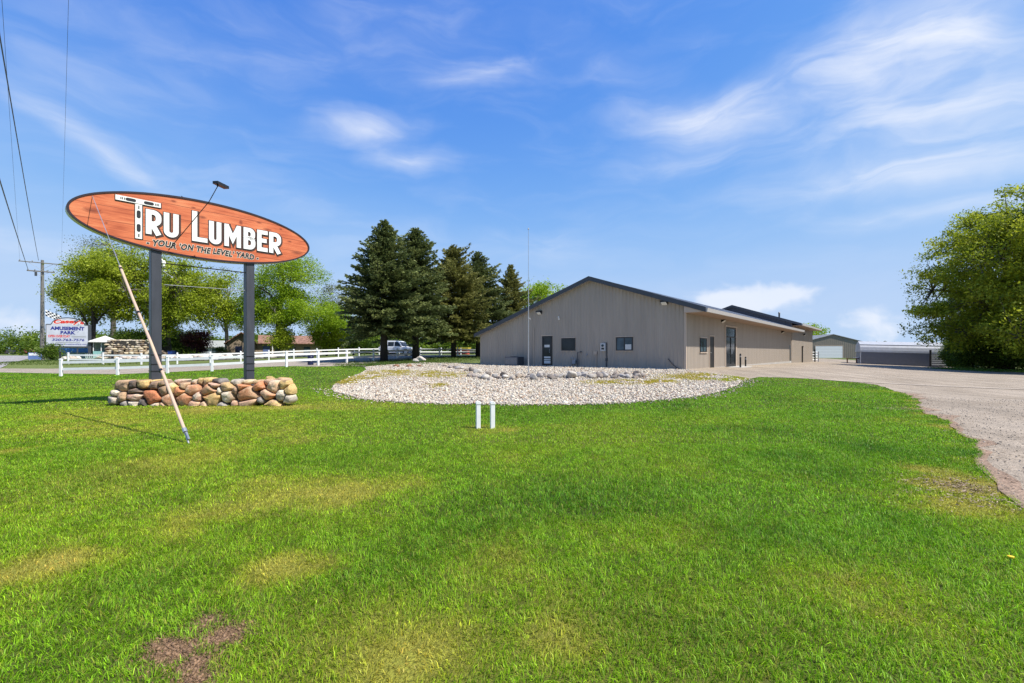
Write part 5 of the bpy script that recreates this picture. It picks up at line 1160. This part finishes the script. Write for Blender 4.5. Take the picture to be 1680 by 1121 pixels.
for i, (px, Y, hh, rx, lab) in enumerate([(1596,49.5,4.6,2.2,'dark understorey shrub nearest the shed gate'),(1622,48.5,4.8,2.5,'dark understorey shrub second from the shed gate'),(1660,47,5.2,2.6,'dark understorey shrub third from the shed gate'),(1705,46,5,2.8,'dark understorey shrub cut by the right edge'),(1572,55,3.2,1.3,'small dark shrub just beyond the shed gate'),(1640,52.5,6,3.4,'tall dark shrub at the back of the right thicket')]):
    tree('shrub', lab, gp(px, Y), hh, .1, [(0,0,hh*.5,rx,rx*.8,hh*.46)], 100, 240, .5, .14, P_DEEP, 'understorey shrubs at the right', 40+i, 'shrub', bark='bark_dark')

def conifer(lab, base, h, rmax, z0, seed, pal, prof=1.15, tr=.24, dens=1.0, whorl=.30):
    o = empty('conifer', base, 0, lab, 'conifer', 'dark conifers in a row by the hall'); r = np.random.default_rng(seed)
    b = MB(); b.tube([(0, 0, -.2), (0, 0, h*.3), (0, 0, h*.7), (0, 0, h*.97)], [tr*1.2, tr*.8, tr*.4, .02], 9)
    S, D, C_ = [], [], []; z = z0
    c0, c1, c2 = [np.array(c) for c in pal]
    lob = r.uniform(.75, 1.15, 9)
    while z < h*.985:
        u = (z-z0)/(h-z0); R = rmax*(1-u**prof)*(.72+.28*min(1, u/.08+.3))*(.88+.3*vnoise(np.array([z*.9]), np.array([seed*1.7]), seed)[0])
        n = int((5+7*(1-u))*dens); a0 = r.uniform(0, 6.28)
        for k in range(n):
            a = a0+6.283*k/n+r.normal(0, .22); L_ = max(.2, R*(1.2 if r.uniform() < .08 else 1)*r.uniform(.52, 1.14)*(.72+.6*vnoise(np.array([a*1.9+seed]), np.array([z*.75]), seed+5)[0])*lob[int(a/6.2832*9) % 9]); rise = r.normal(.05, .12)+.45*u
            d = np.array([math.cos(a), math.sin(a)]); m = max(2, int(L_/.17))
            t = np.linspace(.22, 1, m); rad = t*L_; zz = z+rise*rad-.32*(1-u)*rad*t*.9+.14*t**3*L_
            if L_ > .5: b.tube([(0, 0, z), (d[0]*L_*.5, d[1]*L_*.5, z+rise*L_*.5-.08*L_*(1-u)), (d[0]*L_*.92, d[1]*L_*.92, float(zz[-1]))], [.035*(1-u)+.008, .02, .006], 4, False)
            q = 7
            p = np.stack([d[0]*rad, d[1]*rad, zz], 1); p = np.repeat(p, q, 0); side = r.uniform(-1, 1, len(p)); wd = .24*L_*(1.15-np.repeat(t, q))+.10
            p[:, 0] += -d[1]*side*wd; p[:, 1] += d[0]*side*wd; p[:, 2] += r.normal(0, .07, len(p))-.05*np.abs(side)
            dirv = np.stack([d[0]-d[1]*side*.9+r.normal(0, .25, len(p)), d[1]+d[0]*side*.9+r.normal(0, .25, len(p)), r.normal(.05+.3*u, .35, len(p))], 1)
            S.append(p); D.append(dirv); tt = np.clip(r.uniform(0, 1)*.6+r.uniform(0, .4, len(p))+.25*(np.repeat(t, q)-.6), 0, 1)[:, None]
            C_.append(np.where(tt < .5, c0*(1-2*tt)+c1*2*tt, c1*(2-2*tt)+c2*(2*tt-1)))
        z += whorl*r.uniform(.7, 1.3)*(1-.45*u)
    b.build('trunk', M['bark_dark'], o, smooth=True)
    P, D, C_ = np.concatenate(S), np.concatenate(D), np.concatenate(C_); n = len(P)
    D /= np.linalg.norm(D, axis=1)[:, None]; Nn = r.normal(size=(n, 3))*.7+np.array([0, 0, .8]); Nn -= (Nn*D).sum(1)[:, None]*D; Nn /= np.linalg.norm(Nn, axis=1)[:, None]; B = np.cross(Nn, D)
    l = r.uniform(.18, .40, n)[:, None]; w = r.uniform(.05, .10, n)[:, None]
    V = np.stack([P-D*l*.35, P+B*w+D*l*.1, P+D*l*.65, P-B*w+D*l*.1], 1).reshape(-1, 3)
    np_mesh('crown', V, [np.arange(n*4).reshape(n, 4)], M['needle'], o, col=np.repeat(C_*r.uniform(.8, 1.2, n)[:, None], 4, 0))
    return o
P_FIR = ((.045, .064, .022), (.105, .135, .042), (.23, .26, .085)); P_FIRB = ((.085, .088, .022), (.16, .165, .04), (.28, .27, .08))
def topz(px, py, Y): return zt(py, Y)-gp(px, Y)[2]
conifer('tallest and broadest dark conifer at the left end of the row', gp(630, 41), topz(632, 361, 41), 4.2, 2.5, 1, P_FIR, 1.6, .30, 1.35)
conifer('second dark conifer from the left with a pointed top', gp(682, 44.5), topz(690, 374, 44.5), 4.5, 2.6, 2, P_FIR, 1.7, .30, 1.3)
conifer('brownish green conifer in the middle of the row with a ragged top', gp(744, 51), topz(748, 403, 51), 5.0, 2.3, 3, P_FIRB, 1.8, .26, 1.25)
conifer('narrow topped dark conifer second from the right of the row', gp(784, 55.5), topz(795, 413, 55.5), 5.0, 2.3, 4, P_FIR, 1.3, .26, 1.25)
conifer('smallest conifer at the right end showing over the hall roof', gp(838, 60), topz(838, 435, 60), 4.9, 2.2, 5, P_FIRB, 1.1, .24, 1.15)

# far woods that read as one mass
def woods(name, lab, runs, seed, lsz, pal):
    r = np.random.default_rng(seed); Vs, Qs, Cs = [], [], []; o = 0
    for (x0, y0, x1, y1, hh, dep, n) in runs:
        t = r.uniform(0, 1, n); cx = x0+(x1-x0)*t+r.normal(0, dep, n); cy = y0+(y1-y0)*t+r.normal(0, dep, n)
        top = hh*(.6+.55*vnoise(t*14, np.full(n, seed*1.3), seed)); cz = H(cx, cy)+top*r.uniform(.05, 1, n)
        m = 34; P = np.repeat(np.stack([cx, cy, cz], 1), m, 0)+r.normal(size=(n*m, 3))*np.array([1.7, 1.7, 1.1])*hh/10
        V, Q = leaf_geo(r, P, lsz); tone = np.repeat(r.uniform(0, 1, n), m)[:, None]
        c0, c1, c2 = [np.array(c) for c in pal]; c = np.where(tone < .5, c0*(1-2*tone)+c1*2*tone, c1*(2-2*tone)+c2*(2*tone-1))*r.uniform(.8, 1.2, n*m)[:, None]
        Vs.append(V); Qs.append(Q+o); o += len(V); Cs.append(np.repeat(c, 4, 0))
    w = np_mesh(name, np.concatenate(Vs), [np.concatenate(Qs)], M['leaf'], col=np.concatenate(Cs)); tag(w, lab, 'woods', kind='stuff')
woods('distant_woods', 'distant green wood along the horizon beyond the highway and the park', [(-330,190,-150,235,10.5,7,1700),(-150,150,-10,120,5.5,5,1300),(-10,120,60,125,6,4,500)], 31, .75, P_MID)
woods('far_treeline', 'low hazy tree line behind the garage and the shed', [(90,150,230,150,3.2,4,1000),(120,110,190,70,5,4,500)], 33, .75, P_GREY)
# ------------------------------------------------------------------ the amusement park side
def facing(px): return math.atan2((px-CX)/F, 1)*-1        # heading so that local -y looks back at the viewer
# utility pole with two crossarms
x, y, z = gp(69.5, 54); up = empty('utility_pole', (x, y, z), 0, 'weathered wooden utility pole with two crossarms at the left', 'utility pole')
ph = zt(427, 54)-z
b = MB(); b.tube([(0, 0, -.3), (0, 0, ph*.5), (0, 0, ph)], [.22, .18, .13], 12); b.build('shaft', M['wood_pole'], up)
ad = Vector((.76, .65, 0)); ang_ = math.atan2(ad.y, ad.x)
def arm(zc, L_, th, name='crossarm', m='wood_pole'):
    b = MB(); b.box((0, -.16, zc), (L_, th, th), ang_); a = b.build(name, M[m], up)
    b = MB()
    for s in (-1, 1): b.tube([ad*(s*L_*.28)+Vector((0, -.16, zc-th*.4)), Vector((0, -.16, zc-L_*.22))], .02, 5)
    b.build('arm_brace', M['galv'], a); return a
a1 = arm(ph-.35, 3.6, .10); a2 = arm(ph-1.35, 2.3, .13)
for a, zc, us in ((a1, ph-.35, (-1.7, -.7, 1.7)), (a2, ph-1.35, (-1.05, -.5, .5, 1.05))):
    for u in us:
        b = MB(); q = ad*u+Vector((0, -.16, zc)); b.tube([q+Vector((0, 0, .05)), q+Vector((0, 0, .12)), q+Vector((0, 0, .17)), q+Vector((0, 0, .22))], [.02, .05, .05, .03], 8); b.build('insulator', M['grey'], a)
b = MB(); b.tube([(-.35, -.4, ph-1.9), (-.35, -.4, ph-1.45)], .11, 10); b.tube([(.4, -.35, ph-1.75), (.4, -.35, ph-1.4)], .07, 8); b.build('cutout', M['slate'], up)
b = MB(); b.tube([(.19, -.06, .2), (.14, -.06, ph-1.2)], .025, 6); b.build('ground_wire', M['galv'], up)
U0 = Vector((x, y, z))
def wire(lab, A, B, sag, rad):
    A, B = Vector(A), Vector(B); P = []
    for t in np.linspace(0, 1, 25): P.append(A.lerp(B, t)-Vector((0, 0, sag*4*t*(1-t)))-A)
    o = empty('power_line', A, 0, lab, 'power line', 'overhead lines from the utility pole'); b = MB(); b.tube(P, rad, 5); b.build('cable', M['black'], o)
def far_end(px, py, zz, k=1.0):      # a second point on a wire of known height, carried on past it
    Y = (zz-EYE)/((HY-py)/F); return Vector(((px-CX)/F*Y, Y, zz))
T1 = U0+ad*-.2+Vector((0, -.16, ph-.1)); e = far_end(0, 47, 12.0); wire('thick overhead line crossing the upper left corner of the sky', T1, T1+(e-T1)*1.45, .35, .020)
T2 = U0+ad*-1.05+Vector((0, -.16, ph-1.2)); e = far_end(0, 289, 8.6); wire('lowest overhead line dropping towards the lower crossarm', T2, T2+(e-T2)*1.9, .2, .024)
T3 = U0+ad*-1.7+Vector((0, -.16, ph-.15)); e = far_end(8, 60, 12.6); wire('thin overhead line beside the thick one', T3, T3+(e-T3)*1.5, .3, .006)
T4 = U0+ad*1.7+Vector((0, -.16, ph-.15)); e = far_end(112, 0, 12.0); wire('thin overhead line hanging nearest to the oval sign', T4, T4+(e-T4)*1.6, .3, .005)

# amusement park sign
x, y, z = gp(76, 51.5); AS = empty('park_sign', (x, y, z), math.radians(40), 'white arched amusement park sign with red and blue lettering and a checkered flag', 'sign')
pz0, pz1 = zt(568, 51.5)-z, zt(532, 51.5)-z; aw = 3.42; apx = pz1+.80
def archz(u): return pz1+ (apx-pz1)*max(0, 1-((u-.52*aw)/(.40*aw))**2)**.5 if abs(u-.52*aw) < .40*aw else pz1
top = [(u, archz(u)) for u in np.linspace(aw-.001, .001, 41)]
b = MB(); b.prism([(0, pz0), (aw, pz0)] + [(float(u), float(v)) for u, v in top], 0, .16); pan = b.build('sign_panel', mat('sign_white_paint', (.44, .46, .52), .4, var=.14, scale=1.6), AS)
b = MB(); strip(b, [(float(u), float(v)) for u, v in top], .07, -.02, .19); b.b(-.06, -.0, -.02, .19, pz0-.1, pz1); b.b(aw, aw+.28, -.03, .22, -.1, pz1+.06); b.b(-.06, aw+.3, -.025, .2, pz0-.17, pz0-.002); b.build('frame', M['slate'], pan)
def txt(s, x0, x1, z0, z1, m, off=.0, shear=0.0, y=-.006, name='lettering', warp=None):
    b = MB(); text_to(b, s, x0, x1, z0, z1, y, off, shear, warp); b.build(name, m, pan)
red = mat('sign_red', (.55, .03, .02), .45); navy = mat('sign_navy', (.015, .025, .20), .45)
hh = pz1-pz0
def bow(X, Z): return X, Z+.10*(1-((X-.55*aw)/(.36*aw))**2)
b = MB(); V, _ = text_geo("Casey's", .03, .12); text_to(b, "Casey's", .17*aw, .90*aw, pz1-.07, pz1+.52, -.004, .11, .12, bow, V); b.build('name_outline', mat('sign_cream', (.75, .72, .66), .5), pan)
b = MB(); text_to(b, "Casey's", .17*aw, .90*aw, pz1-.07, pz1+.52, -.008, .045, .12, bow, V); b.build('name_lettering', red, pan)
txt('AMUSEMENT', .09*aw, .91*aw, pz0+hh*.74, pz0+hh*.91, navy, .05); txt('PARK', .33*aw, .69*aw, pz0+hh*.55, pz0+hh*.71, navy, .05)
txt('OPEN EVERYDAY', .04*aw, .56*aw, pz0+hh*.40, pz0+hh*.52, red, .03); txt('320-763-7576', .13*aw, .91*aw, pz0+hh*.235, pz0+hh*.355, navy, .03, .15)
txt('www.CaseysAmusementPark.com', .05*aw, .96*aw, pz0+hh*.045, pz0+hh*.12, navy, .02, .1)
b = MB(); b.b(.60*aw, .95*aw, -.012, -.004, pz0+hh*.43, pz0+hh*.47); b.b(.22*aw, .8*aw, -.012, -.004, pz0+hh*.165, pz0+hh*.185); b.build('small_print', M['grey'], pan)
for u in (.2, aw*.72):
    b = MB(); b.b(u, u+.13, .02, .15, -.2, pz0-.17); b.build('post', M['slate'], AS)
b = MB(); b.tube([(.25*aw, .08, pz1+.6), (.22*aw, .08, pz1+1.5)], .03, 6); b.build('flag_staff', M['black'], AS)
fb, fw = MB(), MB()
for i in range(8):
    for j in range(4):
        u0, v0 = .30*aw-1.1+i*.16, pz1+1.62-j*.17-i*.085
        p = [(u0, .08+.03*math.sin(i), v0), (u0+.16, .08+.03*math.sin(i+1), v0-.085), (u0+.16, .08+.03*math.sin(i+1), v0-.255), (u0, .08+.03*math.sin(i), v0-.17)]
        q = [(a, c+.012, d) for a, c, d in p]
        (fb if (i+j) % 2 else fw).add(p+q, [(0,1,2,3),(7,6,5,4),(0,4,5,1),(1,5,6,2),(2,6,7,3),(3,7,4,0)])
fl = fb.build('flag', M['black'], AS); fw.build('flag_squares', mat('flag_white', (.75, .75, .75), .7), fl)
# yard sign low at the left
x, y, z = gp(46, 49.5); o = empty('yard_sign', (x, y, z), math.radians(40), 'small blue and white yard sign on the grass left of the utility pole', 'sign')
b = MB(); b.b(0, 1.05, 0, .04, .25, .98); p_ = b.build('board', mat('sign_blue', (.10, .16, .36), .5), o)
b = MB(); b.b(.06, .98, -.006, -.001, .66, .92); b.build('white_band', mat('yard_sign_white', (.65, .66, .7), .5, var=.3, scale=14), p_)
for u in (.1, .9):
    b = MB(); b.b(u, u+.05, .0, .04, -.15, .25); b.build('leg', M['grey'], o)

# ticket booth
x, y, z = gp(167, 54.5); bz = zt(588, 54.5); tb_ = empty('ticket_booth', (x, y, min(z, bz)), math.radians(38), 'small teal and white ticket booth with a hipped white roof', 'booth')
teal = mat('teal_paint', (.22, .42, .40), .6, var=.1); hz = 2.05
b = MB(); b.b(-.9, 1.5, 0, 2.2, -.2, .95); base = b.build('counter_wall', teal, tb_); tb_.scale = (.86, .86, .95)
for u, v in ((-.9, 0), (-.1, 0), (.7, 0), (1.42, 0), (-.9, 2.12), (1.42, 2.12)):
    b = MB(); b.b(u, u+.08, v, v+.08, .95, hz); b.build('post', M['white'], tb_)
b = MB(); b.b(-.82, 1.42, 1.9, 2.1, .95, hz); b.build('back_wall', mat('pale_mint_wall', (.45, .52, .46), .7), tb_)
b = MB(); b.b(.75, 1.2, .3, .6, .95, 1.75); b.build('ticket_window', M['glassb'], tb_)
b = MB(); b.add([(-1.35, -.45, hz), (1.95, -.45, hz), (1.95, 2.65, hz), (-1.35, 2.65, hz), (-1.35, -.45, hz+.12), (1.95, -.45, hz+.12), (1.95, 2.65, hz+.12), (-1.35, 2.65, hz+.12), (.3, 1.1, hz+.85)], [(0,3,2,1),(0,1,5,4),(1,2,6,5),(2,3,7,6),(3,0,4,7),(4,5,8),(5,6,8),(6,7,8),(7,4,8)]); b.build('roof', mat('white_shingles', (.6, .6, .58), .7, var=.1, scale=8), tb_)
b = MB(); b.b(-1.6, 2.4, -.5, -.44, .05, .14)
for u in np.arange(-1.6, 2.45, .18): b.b(u, u+.07, -.50, -.46, -.1, .62)
b.b(-1.6, 2.4, -.5, -.44, .45, .53); b.build('picket_rail', mat('picket_teal', (.45, .55, .52), .6), tb_)
# low posts near the booth
for px, lab in ((184.5, 'short black post at the right of the ticket booth'), (98.5, 'thin black post behind the left end of the white fence')):
    x, y, z = gp(px, 45.5 if px > 120 else 40); o = empty('short_post', (x, y, z), 0, lab, 'post'); b = MB(); b.tube([(0, 0, -.1), (0, 0, 1.3 if px < 120 else 1.1)], .10 if px > 120 else .06, 8); b.build('shaft', M['black'], o)
    b = MB(); t_ = 1.3 if px < 120 else 1.1; b.tube([(0, 0, t_), (0, 0, t_+.05)], [.11 if px > 120 else .07, .03], 8); b.build('cap', M['slate'], o)
# bits of playground things between the legs of the park sign
x, y, z = gp(122, 57); o = empty('play_hut', (x, y, z), .6, 'little blue roofed play hut seen under the park sign', 'hut')
b = MB(); b.b(-1.2, 1.2, 0, 1.6, -.2, .95); b.build('wall', mat('mint_wall', (.45, .58, .50), .7), o); b = MB(); b.prism([(-1.5, .95), (1.5, .95), (1.3, 1.5), (-1.3, 1.5)], -.2, 1.8); b.build('roof', mat('sky_blue_roof', (.08, .25, .60), .5), o)

# rock waterfall mound
x, y, z = gp(222, 54.5); rk = empty('rock_mound', (x, y, z), math.radians(35), 'broad heap of layered cream and brown ledge rocks left of the sign post', 'rock mound')
r = np.random.default_rng(8); Vs, Fs, Cs = [], [], []; o_ = 0
for lv in range(9):
    zc = .05+lv*.25; half = 3.1-lv*.16
    for k in range(13):
        u = -half+2*half*(k+r.uniform(-.3, .3))/12+ (0 if lv < 6 else -.5)
        for dd in (0, .7):
            sx, sy, sz = r.uniform(.28, .62), r.uniform(.4, .7), r.uniform(.16, .34)
            q = rock_verts(int(r.integers(1, 400)), facets=6)[:]*np.array([sx, sy, sz])*.62+np.array([u, dd+lv*.16+r.uniform(-.15, .15), zc*(1-.28*(u > 1.2))])
            Vs.append(q); Fs.append(F3+o_); o_ += len(q); cc = np.array([(.46, .38, .26), (.36, .27, .17), (.42, .36, .29), (.20, .15, .11), (.50, .44, .34)][r.integers(0, 5)])*r.uniform(.7, 1.1); Cs.append(np.tile(cc, (len(q), 1)))
np_mesh('ledge_rock', np.concatenate(Vs), [np.concatenate(Fs)], M['stone'], rk, col=np.concatenate(Cs), smooth=True)
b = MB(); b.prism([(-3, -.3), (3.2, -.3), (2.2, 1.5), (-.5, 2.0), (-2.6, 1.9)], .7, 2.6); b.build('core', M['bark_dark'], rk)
# rocks edging the pool beyond the far fence
rr = random.Random(3); k = 0
for (px0, py0, px1, py1, n, Y0, Y1) in ((104, 584, 128, 583, 7, 50, 51), (192, 590, 262, 588, 16, 49.5, 51), (276, 587, 350, 583, 15, 52, 54.5), (352, 583, 440, 581.5, 16, 55, 58), (445, 582, 515, 580, 14, 58, 61)):
    for i in range(n):
        t = i/(n-1); px = px0+(px1-px0)*t; Y = Y0+(Y1-Y0)*t+rr.uniform(-.4, .4); s = rr.uniform(.35, .75); k += 1
        x, y, z = gp(px, Y); zz = max(z, zt(py0+(py1-py0)*t, Y)-.1); o = rock_obj('edging_rock', 700+k, (s*1.4, s, s*.8), rr.choice([(.62,.58,.52),(.54,.48,.42),(.66,.62,.57),(.45,.38,.32)]))
        o.location = (x, y, z+s*.25); tag(o, 'pale rock in the row edging the park beyond the far fence', 'rock', 'pale rocks edging the park')
pond = [gp(112, 47.5)[:2], gp(190, 47.5)[:2], gp(265, 48)[:2], gp(345, 50.5)[:2], gp(440, 54.5)[:2], gp(510, 58)[:2], gp(510, 60)[:2], gp(440, 56.5)[:2], gp(345, 53)[:2], gp(265, 50.5)[:2], gp(190, 50)[:2], gp(112, 50)[:2]]
tag(drape('pond_water', pond, .03, 1.5, mat('dark_water', (.03, .04, .045), .15, var=.3)), kind='structure')
# white picket of the park far right of the far fence and park ground
# grey house far behind
x, y, z = gp(349, 92); o = empty('house', (x, y, z-.2), math.radians(24), 'small grey house with a pale roof behind the purple shrub', 'house')
b = MB(); b.b(-2.0, 2.2, 0, 4, -.3, 1.75); wl = b.build('wall', mat('house_grey', (.30, .32, .34), .7), o)
b = MB(); b.prism([(-2.5, 1.75), (2.7, 1.75), (1.9, 3.1), (-1.7, 3.1)], -.4, 4.4); b.build('roof', mat('pale_roof', (.55, .55, .55), .6, var=.06), o)
b = MB(); b.b(-.1, 1.0, -.05, 0, .7, 1.5); w = b.build('window', M['dark'], o); b = MB(); b.b(-.02, .44, -.06, -.051, .76, 1.44); b.b(.48, .92, -.06, -.051, .76, 1.44); b.build('pane', M['glassb'], w)
# brown building with red roof
x, y, z = gp(373, 66.5); BR = empty('park_building', (x, y, z-.35), math.radians(28), 'long brown wooden park building with a faded red roof', 'building')
brown = mat('brown_boards', (.27, .21, .15), .8, var=.2, scale=3, stretch=(8, 8, .6)); redr = mat('red_shingles', (.22, .12, .085), .8, var=.35, scale=3)
gw, ln_, eh, rh = 3.5, 9.0, 2.35, 3.7
b = MB(); b.prism([(0, -.4), (gw, -.4), (gw, eh), (gw/2, rh), (0, eh)], 0, 5.0); b.b(gw, gw+9.2, .8, 5.0, -.4, 2.15); b.build('wall', brown, BR)
b = MB(); s_ = (rh-eh)/(gw/2)
for sgn in (0, 1):
    A = [(-.4, eh-.4*s_), (gw/2, rh), (gw/2, rh+.13), (-.4, eh-.4*s_+.13)] if not sgn else [(gw/2, rh), (gw+.4, eh-.4*s_), (gw+.4, eh-.4*s_+.13), (gw/2, rh+.13)]
    b.prism(A, -.5, 5.4)
b.prism([(.3, 2.15), (5.4, 2.15), (5.4, 2.25), (3.2, 3.5), (2.6, 3.5), (.3, 2.25)], gw+.35, gw+9.6, 'x'); b.build('roof', redr, BR)
b = MB(); b.b(.95, 1.85, -.04, 0, 0, 1.75); d_ = b.build('door', M['navy'], BR); b = MB(); b.b(.85, .948, -.06, 0, -.1, 1.85); b.b(1.852, 1.95, -.06, 0, -.1, 1.85); b.b(.85, 1.95, -.061, 0, 1.752, 1.85); b.build('door_frame', M['trim'], d_)
b = MB(); b.tube([(1.75, -.05, .9), (1.75, -.1, .9)], .04, 6); b.build('handle', M['galv'], d_)
b = MB(); b.b(gw+1.0, gw+1.9, .76, .8, .0, 1.8); b.build('door', mat('blue_door', (.10, .14, .30), .6), BR)
b = MB(); b.b(gw+2.2, gw+2.34, .4, .54, -.3, 2.15); b.build('porch_post', M['white'], BR)
for u in (4.5, 6.6):
    b = MB(); b.b(gw+u, gw+u+.9, .75, .8, .8, 1.7); w = b.build('window', M['dark'], BR); b = MB(); b.b(gw+u+.06, gw+u+.84, .742, .749, .86, 1.64); b.build('pane', M['glassb'], w)
# blue bin
x, y, z = gp(282, 57); o = empty('bin', (x, y, z), .3, 'small bright blue bin beside the big tree trunk', 'bin')
b = MB(); b.add([(-.28, -.28, 0), (.28, -.28, 0), (.28, .28, 0), (-.28, .28, 0), (-.36, -.36, .8), (.36, -.36, .8), (.36, .36, .8), (-.36, .36, .8)], [(0,3,2,1),(4,5,6,7),(0,1,5,4),(1,2,6,5),(2,3,7,6),(3,0,4,7)]); b.build('body', M['blue'], o, bevel=.03)
b = MB(); b.b(-.39, .39, -.39, .39, .802, .87); b.build('lid', M['navy'], o, bevel=.02)
# roadside poster seen between the conifers: low red and yellow kiosk bits
x, y, z = gp(757, 83); o = empty('kiosk', (x, y, z), -.1, 'small red and yellow kiosk glimpsed between the conifer trunks', 'kiosk')
b = MB(); b.b(-1.0, 1.1, 0, 2, -.2, .9); b.build('wall', mat('kiosk_red', (.38, .05, .03), .7), o); b = MB(); b.b(-1.2, 1.3, -.5, 2.4, .9, 1.2); b.build('awning', mat('kiosk_yellow', (.62, .48, .06), .6), o)

# ------------------------------------------------------------------ vehicles
def wheel(parent, c, r_, w_, side):
    b = MB(); x, y, z = c
    b.tube([(x, y-w_/2, z), (x, y-w_/2+.03, z), (x, y+w_/2-.03, z), (x, y+w_/2, z)], [r_*.9, r_, r_, r_*.9], 24); t = b.build('wheel', M['rubber'], parent)
    b = MB(); yo = y+side*(w_/2+.004); b.tube([(x, yo-side*.012, z), (x, yo+side*.0, z), (x, yo-side*.002, z)], [r_*.62, r_*.60, r_*.2], 20)
    for k in range(5):
        a = k*2*math.pi/5; b.box((x+math.cos(a)*r_*.34, yo+side*.01, z+math.sin(a)*r_*.34), (r_*.5, .02, r_*.13), m=Matrix.Rotation(-a, 3, 'Y'))
    b.build('rim', M['galv'], t)
def suv(px, Y, rot, lab, paint, boxy=True):
    x, y, z = gp(px, Y); o = empty('parked_car', (x, y, z), rot, lab, 'car')
    # x forward; side profile, lower body then cabin
    lo = [(-2.15,.42),(-1.85,.34),(1.9,.34),(2.18,.44),(2.2,.78),(2.12,.98),(.95,1.06),(-2.14,1.06),(-2.2,.8)]
    cut = []
    b = MB(); b.prism(lo, -.86, .86); body = b.build('body', paint, o, bevel=.045, seg=2)
    b = MB(); P0 = [(-2.12, 1.05), (.98, 1.05), (.42, 1.72), (.1, 1.80), (-1.95, 1.82)]; V = [(p[0], -.84+.13*(p[1]-1.05)/.75, p[1]) for p in P0]+[(p[0], .84-.13*(p[1]-1.05)/.75, p[1]) for p in P0]; n = 5
    b.add(V, [tuple(range(n)), tuple(reversed(range(n, 2*n)))]+[(i, n+i, n+(i+1) % n, (i+1) % n) for i in range(n)]); b.build('cabin', paint, o, bevel=.04, seg=2)
    for s in (-1, 1):
        for pts in ([(-1.98,1.14),(-1.12,1.14),(-1.12,1.66),(-1.90,1.66)], [(-1.02,1.14),(-.22,1.14),(-.22,1.66),(-1.02,1.66)], [(-.14,1.14),(.76,1.14),(.36,1.62),(.24,1.66),(-.14,1.66)]):
            b = MB(); f = lambda p, d: (p[0], s*(.84-.13*(p[1]-1.05)/.75+d), p[1]); V = [f(p, .006) for p in pts]+[f(p, -.03) for p in pts]; n = len(pts)
            b.add(V, [tuple(range(n)), tuple(reversed(range(n, 2*n)))]+[(i, n+i, n+(i+1) % n, (i+1) % n) for i in range(n)]); b.build('window', M['glass'], o)
        b = MB(); b.prism([(-1.62,.33),(-1.6,.62),(-1.42,.80),(-1.15,.82),(-.9,.62),(-.86,.33)], s*.862, s*.866); b.prism([(1.0,.33),(1.02,.62),(1.2,.80),(1.5,.82),(1.72,.62),(1.76,.33)], s*.862, s*.866); b.build('wheel_arch', M['black'], o)
        wheel(o, (-1.24, s*.78, .37), .37, .22, s); wheel(o, (1.38, s*.78, .37), .37, .22, s)
        b = MB(); b.box((.72, s*.96, 1.13), (.1, .16, .14)); b.build('mirror', M['black'], o, bevel=.02)
        b = MB(); b.b(2.12, 2.206, s*.62-.14, s*.62+.14, .74, .92); b.build('headlight', M['lamp_lens'], o, bevel=.015)
        b = MB(); b.b(-2.206, -2.1, s*.74-.09, s*.74+.09, .72, 1.02); b.build('tail_light', mat('tail_red', (.35, .02, .015), .3), o, bevel=.015)
        b = MB(); b.b(-.18, -.16, s*.861-.004, s*.861+.004, .48, 1.05); b.b(-1.06, -1.045, s*.861-.004, s*.861+.004, .5, 1.05); b.b(-.32, -.2, s*.87-.012, s*.87+.012, .92, .96); b.b(-2.1, 2.1, s*.862-.006, s*.862+.006, .46, .56); b.build('side_trim', M['slate'], o)
    b = MB(); b.add([(.90, -.70, 1.12), (.90, .70, 1.12), (.50, .66, 1.64), (.50, -.66, 1.64), (.95, -.70, 1.14), (.95, .70, 1.14), (.54, .66, 1.66), (.54, -.66, 1.66)], [(0,3,2,1),(4,5,6,7),(0,1,5,4),(1,2,6,5),(2,3,7,6),(3,0,4,7)]); b.build('windscreen', M['glass'], o)
    b = MB(); b.b(-2.17, -2.10, -.66, .66, 1.16, 1.64); b.build('rear_window', M['glass'], o)
    b = MB(); b.b(2.16, 2.26, -.84, .84, .38, .6); b.b(-2.28, -2.14, -.84, .84, .4, .62); b.build('bumper', M['slate'], o, bevel=.03)
    b = MB(); b.b(2.195, 2.215, -.42, .42, .72, .9); b.build('grille', M['black'], o)
    b = MB()
    for s in (-.6, .6): b.tube([(-1.7, s, 1.9), (-.1, s, 1.9)], .02, 6); b.tube([(-1.6, s, 1.8), (-1.6, s, 1.9)], .02, 6); b.tube([(-.2, s, 1.78), (-.2, s, 1.9)], .02, 6)
    for u in (-1.4, -.8, -.3): b.tube([(u, -.6, 1.92), (u, .6, 1.92)], .02, 6)
    b.build('roof_rack', M['black'], o)
    return o
suv(654, 57.2, math.radians(-14), 'white boxy off-road car parked on the side road behind the conifers', M['paintw'])
dk = mat('dark_car_paint', (.03, .03, .035), .3); 
suv(21, 192, math.radians(60), 'tiny dark car at the far side of the highway', dk); suv(51, 186, math.radians(55), 'tiny red car far off beside the highway behind the yard sign', mat('red_car_paint', (.25, .03, .03), .3))
